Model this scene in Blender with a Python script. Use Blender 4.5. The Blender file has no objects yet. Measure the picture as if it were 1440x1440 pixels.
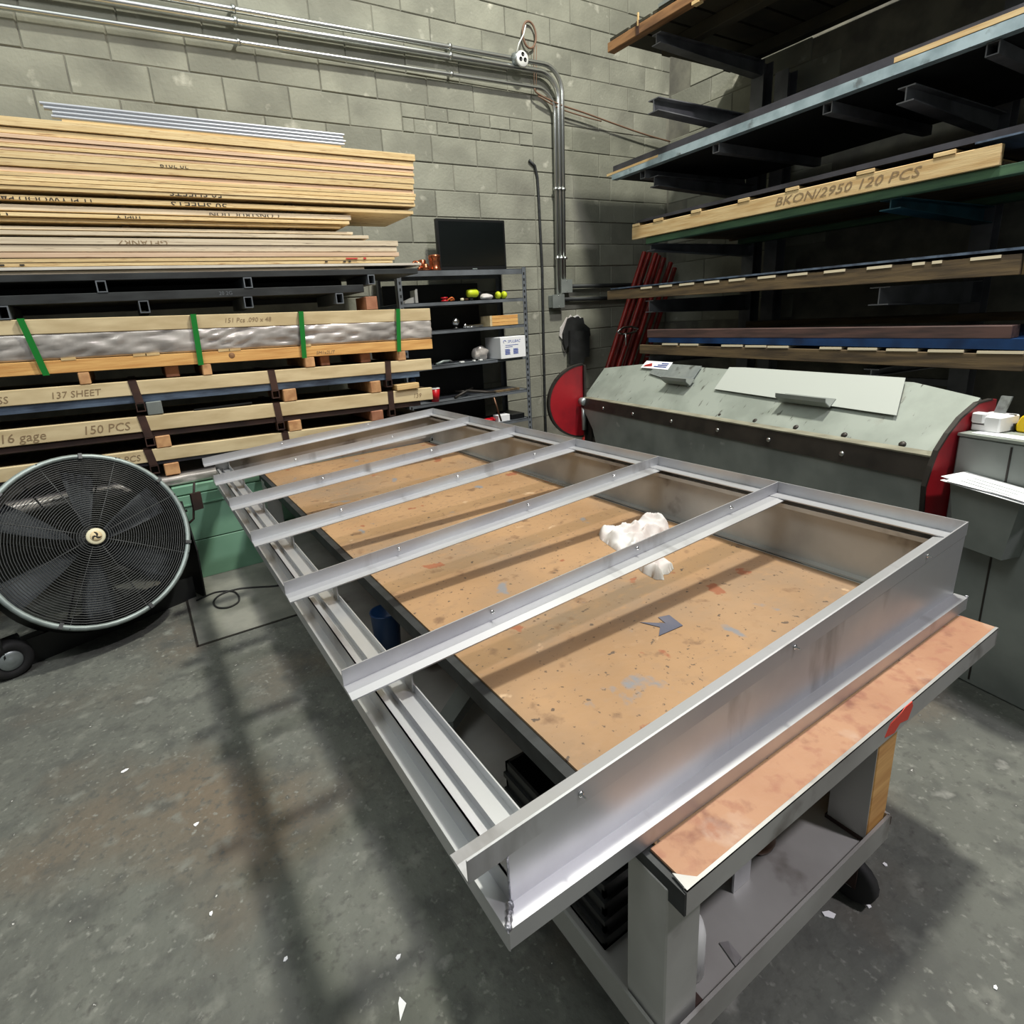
import bpy, bmesh, math, random
from mathutils import Vector, Matrix, noise
random.seed(7)
SC = bpy.context.scene
COL = SC.collection
PI = math.pi
FL = 0.05                      # floor level while building; everything is shifted down by FL at the end

# ------------------------------------------------------------------ camera, world, lights, exposure
cd = bpy.data.cameras.new('camera'); cam = bpy.data.objects.new('camera', cd); COL.objects.link(cam)
Rv = Vector((0.85, -0.522, -0.067)).normalized()
Fv = Vector((0.49, 0.832, -0.26)); Fv = (Fv - Rv * Fv.dot(Rv)).normalized()
Uv = Rv.cross(Fv)
cam.matrix_world = Matrix(((Rv.x, Uv.x, -Fv.x, 0), (Rv.y, Uv.y, -Fv.y, 0), (Rv.z, Uv.z, -Fv.z, 1.5), (0, 0, 0, 1)))
cd.sensor_fit = 'HORIZONTAL'; cd.sensor_width = 36; cd.lens = 784.79 / 1440 * 36
cd.shift_x = 50 / 1440; cd.shift_y = -60 / 1440; cd.clip_start = .02
SC.camera = cam

w = bpy.data.worlds.new('world'); SC.world = w; w.use_nodes = True
w.node_tree.nodes['Background'].inputs[0].default_value = (.86, .93, .92, 1)
w.node_tree.nodes['Background'].inputs[1].default_value = .17

def area(name, loc, size, power, color, target=None, sy=None):
    l = bpy.data.lights.new(name, 'AREA'); l.energy = power; l.color = color
    l.shape = 'RECTANGLE' if sy else 'DISK'; l.size = size
    if sy: l.size_y = sy
    o = bpy.data.objects.new(name, l); COL.objects.link(o); o.location = loc
    if target: o.rotation_euler = (Vector(target) - Vector(loc)).to_track_quat('-Z', 'Y').to_euler()
    return o
area('high_bay_light', (3.0, 1.35, 7.0), .45, 560, (1, .97, .85))
area('high_bay_light', (2.6, -2.3, 7.0), .45, 360, (1, .93, .98))
area('fill_light', (-2.6, .2, 6.6), 4.0, 55, (.95, 1, .95), sy=6)  # added broad fill that brightens the left side, not a fixture
area('fill_light', (-1.7, .9, 5.2), 2.4, 88, (.97, 1, .97), target=(.4, 3.7, 1.3), sy=1.2)  # added fill aimed at the crate fronts, not a fixture
area('fill_light', (.4, 2.2, 6.8), 3.2, 60, (.95, 1, .96), sy=3.2)  # added soft overhead fill, not a fixture

vs = SC.view_settings
vs.view_transform = 'Standard'; vs.look = 'None'; vs.gamma = 1; vs.use_curve_mapping = False; vs.exposure = -0.25

# ------------------------------------------------------------------ helpers
def c(r, g, b):
    f = lambda v: (v / 255 / 12.92) if v / 255 <= .04045 else ((v / 255 + .055) / 1.055) ** 2.4
    return (f(r), f(g), f(b), 1)

MATS = {}
def mat(name, base, rough=.6, metal=0.0, col2=None, scale=4, stretch=(1, 1, 1), lo=.38, hi=.64, bump=0, bscale=None,
        rnd=0, extra=None, detail=5, rvar=0):
    m = bpy.data.materials.new(name); m.use_nodes = True
    nt = m.node_tree; N = nt.nodes; K = nt.links; b = N['Principled BSDF']
    b.inputs['Roughness'].default_value = rough; b.inputs['Metallic'].default_value = metal
    tc = N.new('ShaderNodeTexCoord'); oi = N.new('ShaderNodeObjectInfo')
    ad = N.new('ShaderNodeVectorMath'); ad.operation = 'MULTIPLY_ADD'
    K.new(oi.outputs['Random'], ad.inputs[0]); ad.inputs[1].default_value = (13, 7, 5); K.new(tc.outputs['Object'], ad.inputs[2])
    mp = N.new('ShaderNodeMapping'); mp.inputs['Scale'].default_value = stretch; K.new(ad.outputs[0], mp.inputs[0])
    def layer(prev, color, sc, l, h, src=None, det=5, dist=0):
        n = N.new('ShaderNodeTexNoise'); n.inputs['Scale'].default_value = sc; n.inputs['Detail'].default_value = det
        n.inputs['Distortion'].default_value = dist
        K.new((src or mp).outputs[0], n.inputs['Vector'])
        r = N.new('ShaderNodeMapRange'); r.inputs[1].default_value = l; r.inputs[2].default_value = h; K.new(n.outputs[0], r.inputs[0])
        x = N.new('ShaderNodeMix'); x.data_type = 'RGBA'; K.new(r.outputs[0], x.inputs[0])
        if isinstance(prev, tuple): x.inputs[6].default_value = prev
        else: K.new(prev, x.inputs[6])
        x.inputs[7].default_value = color
        return x.outputs[2], r
    cur = base; rr = None
    if col2: cur, rr = layer(base, col2, scale, lo, hi, det=detail)
    for e in (extra or []):
        src = None
        if len(e) > 4:
            src = N.new('ShaderNodeMapping'); src.inputs['Scale'].default_value = e[4]; src.inputs['Location'].default_value = (3.1, 1.7, .4); K.new(ad.outputs[0], src.inputs[0])
        cur, _ = layer(cur, e[0], e[1], e[2], e[3], src)
    if rnd:
        h = N.new('ShaderNodeHueSaturation'); r = N.new('ShaderNodeMapRange')
        r.inputs[3].default_value = 1 - rnd; r.inputs[4].default_value = 1 + rnd; K.new(oi.outputs['Random'], r.inputs[0]); K.new(r.outputs[0], h.inputs['Value'])
        if isinstance(cur, tuple): h.inputs['Color'].default_value = cur
        else: K.new(cur, h.inputs['Color'])
        cur = h.outputs[0]
    if isinstance(cur, tuple): b.inputs['Base Color'].default_value = cur
    else: K.new(cur, b.inputs['Base Color'])
    if rvar and rr:
        q = N.new('ShaderNodeMapRange'); q.inputs[3].default_value = rough - rvar; q.inputs[4].default_value = rough + rvar
        K.new(rr.outputs[0], q.inputs[0]); K.new(q.outputs[0], b.inputs['Roughness'])
    if bump:
        n = N.new('ShaderNodeTexNoise'); n.inputs['Scale'].default_value = bscale or scale * 4; n.inputs['Detail'].default_value = 6
        K.new(mp.outputs[0], n.inputs['Vector'])
        bp = N.new('ShaderNodeBump'); bp.inputs['Strength'].default_value = bump; bp.inputs['Distance'].default_value = .01
        K.new(n.outputs[0], bp.inputs['Height']); K.new(bp.outputs[0], b.inputs['Normal'])
    MATS[name] = m
    return m

M = MATS
mat('concrete_floor', c(100, 103, 96), .82, 0, c(80, 82, 78), 2.6, lo=.3, hi=.7, bump=.6, bscale=38, detail=9, extra=[
    (c(104, 94, 80), 1.3, .50, .72), (c(72, 74, 71), 9, .52, .74), (c(114, 116, 109), 14, .56, .76), (c(78, 79, 75), 46, .55, .74), (c(132, 134, 127), 58, .62, .78), (c(166, 167, 160), 4.5, .70, .78), (c(196, 197, 192), 46, .755, .775)])
mat('concrete_pad', c(132, 133, 124), .8, 0, c(98, 100, 94), 4, bump=.3, bscale=25)
mat('mortar', c(128, 127, 115), .9, 0, c(100, 99, 92), 5, bump=.3)
mat('block', c(146, 147, 134), .85, 0, c(122, 123, 112), 2.2, rnd=.07, bump=.35, bscale=45, extra=[(c(108, 107, 98), 1.4, .6, .8), (c(186, 185, 172), 6, .64, .76)])
mat('bright_steel', c(204, 206, 208), .44, .76, c(186, 187, 191), 3, (1, 1, 1), rvar=.06, extra=[(c(150, 148, 148), 9, .6, .75, (1, .3, .3))])
mat('raw_steel', c(186, 187, 184), .45, .42, c(154, 153, 150), 3, rvar=.08, extra=[(c(95, 88, 80), 6, .62, .76)])
mat('galvanized', c(188, 196, 196), .42, .8, c(160, 168, 170), 9, rvar=.08, extra=[(c(120, 122, 118), 14, .6, .72), (c(92, 86, 76), 5, .66, .8)])
mat('galv_pipe', c(205, 208, 206), .28, .95)
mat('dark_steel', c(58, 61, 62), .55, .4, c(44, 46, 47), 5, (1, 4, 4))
mat('shelf_grey', c(112, 118, 124), .5, .2, c(92, 97, 102), 6)
mat('beam_grey', c(122, 124, 128), .6, .2, c(92, 94, 98), 4)
mat('rust_steel', c(66, 48, 42), .7, .3, c(44, 34, 32), 6)
mat('black_paint', c(22, 24, 24), .5, .1, c(32, 34, 34), 5)
mat('black_plastic', c(16, 18, 19), .42)
mat('rubber', c(24, 24, 25), .75, 0, c(40, 40, 40), 9)
mat('screen_black', c(14, 18, 18), .22)
mat('pine', c(214, 186, 134), .65, 0, c(190, 156, 104), 3, (1.2, 14, 14), rnd=.08, bump=.1)
mat('pine_y', c(222, 196, 146), .65, 0, c(198, 164, 112), 3, (14, 1.2, 14), rnd=.08, bump=.1)
mat('pine_orange', c(226, 178, 108), .6, 0, c(200, 146, 82), 3, (1.2, 16, 16), bump=.1)
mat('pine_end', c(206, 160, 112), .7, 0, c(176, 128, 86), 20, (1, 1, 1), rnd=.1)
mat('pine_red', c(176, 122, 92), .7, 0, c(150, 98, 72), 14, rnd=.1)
mat('cardboard_wood', c(212, 194, 154), .75, 0, c(190, 170, 130), 2, (2, 8, 8), rnd=.05)
mat('ply_yellow', c(232, 208, 158), .65, 0, c(212, 182, 128), 2.5, (1, 10, 60), rnd=.12, extra=[(c(170, 130, 88), 6, .58, .70, (2, 8, 40)), (c(120, 84, 58), 3, .68, .74, (1.5, 8, 60))])
mat('ply_pink', c(224, 196, 168), .65, 0, c(206, 174, 142), 2.5, (1, 10, 60), rnd=.12, extra=[(c(150, 108, 84), 4, .64, .72, (1.5, 8, 60))])
mat('ply_grey', c(220, 206, 180), .7, 0, c(194, 178, 152), 2.5, (1, 10, 60), rnd=.06, extra=[(c(128, 112, 94), 5, .63, .72, (2, 8, 40))])
mat('ply_white', c(214, 210, 200), .6, 0, c(190, 184, 172), 3)
mat('old_wood', c(108, 90, 62), .75, 0, c(70, 58, 42), 2.5, (12, 1.2, 12), rnd=.06, bump=.1)
mat('brown_wood', c(160, 118, 78), .7, 0, c(112, 80, 54), 3, (8, 1.2, 8))
mat('red_wood', c(92, 68, 62), .7, 0, c(62, 48, 46), 3, (12, 1.2, 12))
mat('dark_timber', c(58, 54, 40), .8, 0, c(36, 36, 28), 3)
mat('green_timber', c(72, 108, 78), .7, 0, c(50, 80, 62), 3, (10, 1.2, 10))
mat('table_wood', c(162, 129, 93), .6, 0, c(146, 115, 81), 2.5, (1, 1, 1), bump=.12, bscale=60, extra=[
    (c(128, 112, 94), 1.5, .50, .72), (c(150, 120, 88), 24, .54, .7, (1, 1.6, 1)),
    (c(140, 88, 60), 5.5, .64, .655), (c(120, 92, 66), 15, .62, .72), (c(84, 70, 58), 40, .67, .70), (c(96, 76, 58), 80, .66, .70), (c(184, 156, 124), 12, .70, .76), (c(122, 121, 122), 7, .665, .72, (1.3, 1, 1))])
mat('table_wood_red', c(168, 128, 98), .65, 0, c(156, 114, 86), 4, bump=.2, bscale=50, extra=[(c(124, 80, 62), 14, .58, .7), (c(176, 152, 134), 5, .66, .76), (c(150, 104, 80), 30, .52, .68)])
mat('silver_film', c(196, 190, 184), .3, .25, c(150, 146, 142), 5)
mat('blue_film', c(110, 128, 150), .3, .3, c(70, 80, 96), 5, (1, 4, 4))
mat('blue_plastic', c(24, 62, 108), .4, 0, c(16, 40, 74), 5)
mat('sheet_dark', c(88, 88, 96), .45, .6, c(66, 66, 72), 5)
mat('green_strap', c(20, 118, 42), .4)
mat('brown_strap', c(78, 56, 48), .55, .3, c(58, 42, 38), 10)
mat('green_paint', c(128, 172, 146), .5, 0, c(114, 158, 132), 3, rnd=.02)
mat('red_paint', c(158, 24, 34), .45, 0, c(120, 20, 30), 5, extra=[(c(70, 40, 40), 9, .66, .74)])
mat('red_pipe', c(150, 34, 24), .45, .1, c(104, 22, 18), 5, (4, 4, 1))
mat('machine_grey', c(136, 142, 138), .55, .15, c(114, 120, 117), 4, extra=[(c(150, 154, 150), 12, .68, .76)])
mat('machine_top', c(158, 166, 158), .5, .3, c(138, 146, 138), 5, extra=[(c(96, 98, 92), 13, .64, .70, (1, 3, 1)), (c(120, 108, 92), 4, .66, .8)])
mat('machine_dark', c(62, 58, 54), .5, .5, c(44, 42, 40), 7)
mat('copper', c(208, 128, 92), .25, .95, c(170, 96, 66), 6)
mat('old_copper', c(120, 90, 70), .4, .8, c(90, 70, 56), 6)
mat('chrome', c(225, 225, 225), .15, 1)
mat('white_plastic', c(226, 228, 226), .4)
mat('white_tube', c(176, 180, 186), .35, .4)
mat('nose', c(150, 148, 130), .5, .3, c(120, 116, 100), 9)
mat('galv_pale', c(176, 196, 204), .45, .25, c(140, 160, 168), 8, extra=[(c(110, 120, 124), 12, .62, .72)])
mat('sheet_white', c(176, 182, 176), .55, .1)
mat('teal_lit', c(36, 92, 106), .5, .1, c(26, 66, 78), 5)  # arm steel with the teal light put into its colour
mat('slat_pale', c(226, 214, 184), .7)
mat('cream', c(206, 200, 170), .5)
mat('paper', c(238, 240, 242), .7)
mat('yellow', c(240, 200, 20), .4)
mat('hiviz', c(200, 216, 40), .5)
mat('red_plastic', c(196, 24, 36), .35)
mat('orange', c(214, 110, 50), .5)
mat('blue_ink', c(58, 84, 170), .6)
mat('red_ink', c(200, 60, 56), .6)
mat('black_ink', c(38, 34, 32), .7)
mat('pencil', c(140, 118, 88), .75)
mat('cloth_white', c(208, 208, 206), .9, 0, c(190, 182, 178), 12)
mat('cloth_black', c(20, 22, 22), .95, 0, c(34, 36, 36), 8)
mat('tape_blue', c(72, 76, 92), .6, 0, c(92, 92, 104), 9)
mat('skin_weld', c(214, 216, 224), .3, .9, c(150, 150, 158), 60, bump=.8, bscale=120)
mat('red_smear', c(214, 70, 52), .6)
mat('fan_rim', c(150, 162, 160), .45, .35, c(120, 130, 128), 6)
mat('wire_black', c(66, 68, 68), .45, .4)
mat('brown_wire', c(120, 92, 74), .6)

# --- geometry
def V(x, y, z): return Vector((x, y, z))
def hexa(bm, p):      # p: 8 points, bottom ring 4 (ccw), top ring 4
    v = [bm.verts.new(q) for q in p]
    for f in ((3, 2, 1, 0), (4, 5, 6, 7), (0, 1, 5, 4), (1, 2, 6, 5), (2, 3, 7, 6), (3, 0, 4, 7)): bm.faces.new([v[i] for i in f])
    return bm
def box(bm, x0, x1, y0, y1, z0, z1):
    return hexa(bm, [(x0, y0, z0), (x1, y0, z0), (x1, y1, z0), (x0, y1, z0), (x0, y0, z1), (x1, y0, z1), (x1, y1, z1), (x0, y1, z1)])
def xbar(bm, x0, x1, y0, y1, za0, za1, zb0, zb1):      # bar along x whose heights differ at its two ends
    return hexa(bm, [(x0, y0, za0), (x1, y0, zb0), (x1, y1, zb0), (x0, y1, za0), (x0, y0, za1), (x1, y0, zb1), (x1, y1, zb1), (x0, y1, za1)])
def ybar(bm, x0, x1, y0, y1, za0, za1, zb0, zb1):
    return hexa(bm, [(x0, y0, za0), (x1, y0, za0), (x1, y1, zb0), (x0, y1, zb0), (x0, y0, za1), (x1, y0, za1), (x1, y1, zb1), (x0, y1, zb1)])
def prism(bm, pts, off):     # polygon (3d points) swept by the vector off
    off = Vector(off); a = [bm.verts.new(p) for p in pts]; b = [bm.verts.new(Vector(p) + off) for p in pts]; n = len(pts)
    bm.faces.new(a[::-1]); bm.faces.new(b)
    for i in range(n): bm.faces.new((a[i], a[(i + 1) % n], b[(i + 1) % n], b[i]))
    return bm
def tube(bm, pts, r, seg=8, closed=False, caps=True):
    pts = [Vector(p) for p in pts]; n = len(pts); rings = []; prev = None
    for i, p in enumerate(pts):
        if closed: t = (pts[(i + 1) % n] - pts[i - 1])
        else: t = pts[min(i + 1, n - 1)] - pts[max(i - 1, 0)]
        t.normalize()
        if prev is None: u = t.orthogonal().normalized()
        else: u = (prev - t * prev.dot(t)).normalized()
        prev = u; v = t.cross(u)
        rr = r[i] if isinstance(r, (list, tuple)) else r
        rings.append([bm.verts.new(p + (u * math.cos(2 * PI * k / seg) + v * math.sin(2 * PI * k / seg)) * rr) for k in range(seg)])
    for i in range(n if closed else n - 1):
        a, b = rings[i], rings[(i + 1) % n]
        for k in range(seg):
            f = bm.faces.new((a[k], a[(k + 1) % seg], b[(k + 1) % seg], b[k])); f.smooth = True
    if caps and not closed: bm.faces.new(rings[0][::-1]); bm.faces.new(rings[-1])
    return bm
def lathe(bm, prof, axis_o=(0, 0, 0), seg=20, X=None):   # prof: [(r,h)], about local z, X optional 4x4
    X = X or Matrix.Translation(axis_o); rings = []
    for r, h in prof:
        if r < 1e-6: rings.append([bm.verts.new(X @ V(0, 0, h))])
        else: rings.append([bm.verts.new(X @ V(r * math.cos(2 * PI * k / seg), r * math.sin(2 * PI * k / seg), h)) for k in range(seg)])
    for a, b in zip(rings, rings[1:]):
        for k in range(seg):
            k2 = (k + 1) % seg
            q = [a[k % len(a)], a[k2 % len(a)], b[k2 % len(b)], b[k % len(b)]]
            q = list(dict.fromkeys(q))
            if len(q) > 2: bm.faces.new(q).smooth = True
    for ring, s in ((rings[0], -1), (rings[-1], 1)):
        if len(ring) > 2: bm.faces.new(ring[::-1] if s < 0 else ring)
    return bm
def B(): return bmesh.new()
def BX(*a): return box(B(), *a)

SX = Matrix.Identity(4)        # extra transform applied to built vertices
ROOT = {}
def obj(name, bm, m, parent=None, label=None, bevel=0, mats=None, smooth=None):
    if bevel: bmesh.ops.bevel(bm, geom=[e for e in bm.edges], offset=bevel, segments=1, affect='EDGES', clamp_overlap=True)
    inv = ROOT[parent].inverted() if parent in ROOT else Matrix.Identity(4)
    bm.transform(inv @ SX)
    bmesh.ops.recalc_face_normals(bm, faces=bm.faces)
    me = bpy.data.meshes.new(name); bm.to_mesh(me); bm.free()
    for q in (mats or [m]): me.materials.append(M[q])
    o = bpy.data.objects.new(name, me); COL.objects.link(o)
    if parent: o.parent = parent; ROOT[o] = ROOT[parent]
    else: ROOT[o] = Matrix.Identity(4)
    if label: o['label'] = label
    return o
def thing(name, label, cat, loc=(0, 0, 0), rotz=0, group=None):
    o = bpy.data.objects.new(name, None); COL.objects.link(o); o.empty_display_size = .1
    loc = SX @ Vector(loc)
    o.location = loc; o.rotation_euler = (0, 0, rotz); o['label'] = label; o['category'] = cat
    if group: o['group'] = group
    ROOT[o] = Matrix.Translation(loc) @ Matrix.Rotation(rotz, 4, 'Z')
    return o
def recentre(o):    # put a single-mesh thing's origin at its base
    me = o.data; xs = [v.co for v in me.vertices]
    cx = sum(v.x for v in xs) / len(xs); cy = sum(v.y for v in xs) / len(xs); cz = min(v.z for v in xs)
    me.transform(Matrix.Translation((-cx, -cy, -cz))); o.location = (cx, cy, cz); ROOT[o] = Matrix.Translation((cx, cy, cz))
def one(name, bm, m, label, cat, group=None, bevel=0):
    o = obj(name, bm, m, None, label, bevel); o['category'] = cat
    if group: o['group'] = group
    recentre(o)
    return o
def structure(o): o['kind'] = 'structure'; return o
def stuff(o): o['kind'] = 'stuff'; return o

FRONT = Matrix(((1, 0, 0), (0, 0, -1), (0, 1, 0))).to_4x4()      # writing on a face that looks towards -y
SIDE = Matrix(((0, 0, -1), (-1, 0, 0), (0, 1, 0))).to_4x4()      # writing on a face that looks towards -x
TOPF = Matrix.Identity(4)
def text(s, size, loc, ori, m, parent, flip=False, clip=None, sx=1.0, shear=0, name='lettering', tilt=0):
    cu = bpy.data.curves.new('t', 'FONT'); cu.body = s; cu.size = size; cu.align_x = 'LEFT'; cu.shear = shear; cu.resolution_u = 2
    ob = bpy.data.objects.new('t', cu); COL.objects.link(ob)
    me = bpy.data.meshes.new_from_object(ob.evaluated_get(bpy.context.evaluated_depsgraph_get()))
    bpy.data.objects.remove(ob); bpy.data.curves.remove(cu)
    bm = B(); bm.from_mesh(me); bpy.data.meshes.remove(me)
    if flip:
        wd = max(v.co.x for v in bm.verts); bm.transform(Matrix.Translation((wd, size * .72, 0)) @ Matrix.Rotation(PI, 4, 'Z'))
    if clip:
        for h, s_ in ((clip[0], -1), (clip[1], 1)):
            bmesh.ops.bisect_plane(bm, geom=bm.verts[:] + bm.edges[:] + bm.faces[:], plane_co=(0, h, 0), plane_no=(0, s_, 0), clear_outer=True)
    bm.transform(Matrix.Translation(loc) @ ori @ Matrix.Rotation(tilt, 4, 'Z') @ Matrix.Diagonal((sx, 1, 1, 1)))
    return obj(name, bm, m, parent)

# ================================================================== SETTING
KW = 1.0728; YA = 4.75; XB = 5.58
def S(x, z): return x * KW, 1.5 + (z - 1.5) * KW       # wall measurements taken one plane nearer, carried out to the wall
floor_o = structure(obj('floor', BX(-6, XB + .1, -4, YA + .1, FL - .1, FL), 'concrete_floor'))
pad = obj('slab_patch', BX(.02, 2.0, 2.82, 4.2, FL, FL + .004), 'concrete_pad', floor_o, 'paler worn concrete slab')
bm = B(); box(bm, .012, 2.0, 2.806, 2.818, FL, FL + .003); box(bm, .008, .018, 2.806, 3.64, FL, FL + .003)
obj('slab_joint', bm, 'machine_dark', floor_o, 'dark joint line')
wall = structure(obj('wall_back', BX(-3.2, XB + .2, YA + .007, YA + .2, FL, 6.2), 'mortar'))
wallr = structure(obj('wall_right', BX(XB + .007, XB + .2, -1, YA + .007, FL, 6.2), 'mortar'))

def inframe(p, mg=160):
    d = Vector(p) - Vector((0, 0, 1.5)); z = d.dot(Fv)
    if z < .1: return False
    x = 670 + 784.8 * d.dot(Rv) / z; y = 660 - 784.8 * d.dot(Uv) / z
    return -mg < x < 1440 + mg and -mg < y < 1440 + mg
def block_mesh(wd, h, d=.03):
    bm = B(); a, b = wd / 2 - .0032, h / 2 - .0032; e = .005
    back = [bm.verts.new(p) for p in ((-a, d, -b), (a, d, -b), (a, d, b), (-a, d, b))]
    fr = [bm.verts.new(p) for p in ((-a + e, 0, -b + e), (a - e, 0, -b + e), (a - e, 0, b - e), (-a + e, 0, b - e))]
    mid = [bm.verts.new(p) for p in ((-a, e, -b), (a, e, -b), (a, e, b), (-a, e, b))]
    bm.faces.new(fr)
    for i in range(4):
        j = (i + 1) % 4
        bm.faces.new((mid[i], mid[j], fr[j], fr[i])); bm.faces.new((back[i], back[j], mid[j], mid[i]))
    bmesh.ops.recalc_face_normals(bm, faces=bm.faces)
    me = bpy.data.meshes.new('block'); bm.to_mesh(me); bm.free(); me.materials.append(M['block']); return me
BM = {}
def block(xa, xb, za, zb, parent=wall, side=False):
    xa, za = xa, za
    key = (round(xb - xa, 3), round(zb - za, 3))
    if key not in BM: BM[key] = block_mesh(*key)
    o = bpy.data.objects.new('block', BM[key]); COL.objects.link(o); o.parent = parent
    r = random.uniform(-.003, .003)
    if side: o.location = (XB + r, (xa + xb) / 2, (za + zb) / 2); o.rotation_euler = (0, 0, -PI / 2)
    else: o.location = ((xa + xb) / 2, YA + r, (za + zb) / 2)
courses = [(3.151 + .2035 * k, 3.151 + .2035 * (k - 1)) for k in range(7, -13, -1)]
SEAM = 3.43
for i, (zt, zb) in enumerate(courses):
    k = round((zt - 3.151) / .2035)
    (_, Zt), (_, Zb) = S(0, zt), S(0, zb)
    segs = []
    if k > 1:      # running bond across
        x0 = 3.895 if k % 2 else 4.133
        xs = [x0 + .476 * n for n in range(-14, 5)]
        segs = list(zip(xs, xs[1:]))
    else:
        x0 = 3.895 if k % 2 == 0 else 4.218
        xs = [SEAM] + [x0 + .476 * n for n in range(-2, 5) if x0 + .476 * n > SEAM + .12]
        segs = list(zip(xs, xs[1:]))
        x0 = 3.02 if k % 2 == 0 else 2.83
        if k in (0, -1) and True:
            pass
        xl = [SEAM, x0] + [x0 - .43 * n for n in range(1, 14)]
        lf = list(zip(xl[1:], xl))
        if k == 0: lf2 = lf; lf = [q for q in lf if q[0] < 1.75]
        segs += [(a, b, 0) for a, b in lf] if k != 0 else [(a, b, 0) for a, b in lf]
        if k == 0:      # two courses of small bricks right of the plywood
            zm = (zt + zb) / 2
            for (u, v, o_) in ((zt, zm, 0), (zm, zb, .1)):
                xe = lf[0][1]
                while xe < SEAM - .02:
                    xf = min(xe + .205 if not (o_ and xe == lf[0][1]) else xe + .1, SEAM)
                    if SEAM - xf < .06: xf = SEAM
                    a, b = S(xe, 0)[0], S(xf, 0)[0]
                    block(round(a, 3), round(b, 3), S(0, v)[1], S(0, u)[1]); xe = xf
    for sgm in segs:
        a, b = S(sgm[0], 0)[0], min(S(sgm[1], 0)[0], XB - .002)
        if b - a < .04: continue
        mid = ((a + b) / 2, YA, (Zt + Zb) / 2)
        if not inframe(mid): continue
        if mid[0] < 1.6 and mid[2] < 2.45: continue       # behind the crates
        if mid[0] < 2.9 and mid[2] < .6: continue
        block(a, b, Zb, Zt)
for k in range(-3, 9):                                       # the near end of the right wall, in the rack's shade
    for n in range(3):
        ya = YA - .01 - .51 * (n + (.5 if k % 2 else 0)); yb = ya - .51
        zb = S(0, 3.151 - .2035 * (k + 1))[1]; zt = S(0, 3.151 - .2035 * k)[1]
        if inframe((XB, (ya + yb) / 2, (zt + zb) / 2), 0): block(yb, ya, zb, zt, wallr, True)

# ================================================================== METAL FRAME AND WORK TABLE (measured one scale up, carried back towards the camera)
SX = Matrix.Translation((0, 0, 1.5)) @ Matrix.Scale(.889, 4) @ Matrix.Translation((0, 0, -1.5))
YF = .583; DY = .5747
def zt(x): return .733 + (x - .303) * .0545
HR = .042; FW = .058; XL = .28; XR = 2.01
fr = thing('roof_curb', 'long bare steel roof frame with seven cross rails lying on the work table', 'metal frame', (1.2, 2.3, .557))
def rail(y, sgn, x0=XL, name='cross_rail', scr=True):
    bm = B(); t = .0035
    # vertical leg
    xbar(bm, x0, XR, y - t / 2, y + t / 2, zt(x0) - HR, zt(x0), zt(XR) - HR, zt(XR))
    # flat leg with a slight crease
    a, b2 = y + sgn * .034, y + sgn * FW
    za, zb = zt(x0) - HR, zt(XR) - HR; dz = .004
    hexa(bm, [(x0, y, za - t), (XR, y, zb - t), (XR, a, zb - t), (x0, a, za - t), (x0, y, za), (XR, y, zb), (XR, a, zb), (x0, a, za)])
    hexa(bm, [(x0, a, za - t), (XR, a, zb - t), (XR, b2, zb - t - dz), (x0, b2, za - t - dz), (x0, a, za), (XR, a, zb), (XR, b2, zb - dz), (x0, b2, za - dz)])
    r = obj(name, bm, 'bright_steel', fr)
    if scr:
        for x in scr:
            s = B(); X = Matrix.Translation((x, y - .002, zt(x) - .018)) @ Matrix.Rotation(PI / 2, 4, 'X')
            lathe(s, [(.006, 0), (.006, .002), (.004, .004), (.0018, .0045), (.0018, .012)], seg=8, X=X)
            obj('screw', s, 'chrome', r)
    return r
rail(YF, 1, name='front_rail', scr=(.5, 1.12, 1.75))
for k in range(1, 6): rail(YF + DY * k, -1, scr=(.72 - .02 * k, 1.25, 1.72) if k < 4 else (.75, 1.4))
rail(YF + DY * 6, -1, name='back_rail', scr=(.8, 1.45))
YBK = YF + DY * 6
bm = B(); t = .0035
box(bm, XR - t, XR, YF, YBK, zt(XR) - HR, zt(XR)); box(bm, XR - FW, XR, YF, YBK, zt(XR) - HR - t, zt(XR) - HR)
obj('side_rail', bm, 'bright_steel', fr)
ZR = .598; ZTB = .5585; WX = .350; PX = 1.985
def sheet_x(y0, y1): # end wall between rim and rail, following the slope
    bm = B(); hexa(bm, [(WX, y0, ZR), (PX, y0, ZR), (PX, y1, ZR), (WX, y1, ZR), (WX, y0, zt(WX) - HR), (PX + .02, y0, zt(PX) - HR - .001), (PX + .02, y1, zt(PX) - HR - .001), (WX, y1, zt(WX) - HR)]); return bm
obj('end_panel', sheet_x(YF - .001, YF + .003), 'bright_steel', fr)
obj('end_panel', sheet_x(YBK - .003, YBK + .001), 'raw_steel', fr)
bm = B(); hexa(bm, [(PX - .004, YF, ZTB), (PX, YF, ZTB), (PX, YBK, ZTB), (PX - .004, YBK, ZTB), (PX + .016, YF, zt(PX) - HR - .002), (PX + .02, YF, zt(PX) - HR - .002), (PX + .02, YBK, zt(PX) - HR - .002), (PX + .016, YBK, zt(PX) - HR - .002)])
zz = zt(PX) - HR - .03
box(bm, PX - .03, PX + .01, YF + .01, YBK - .01, zz - .004, zz); box(bm, PX - .032, PX - .029, YF + .01, YBK - .01, zz - .004, zz + .012)
box(bm, PX - .035, PX, YF + .01, YBK - .01, ZTB, ZTB + .006)
obj('side_panel', bm, 'raw_steel', fr)
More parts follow.
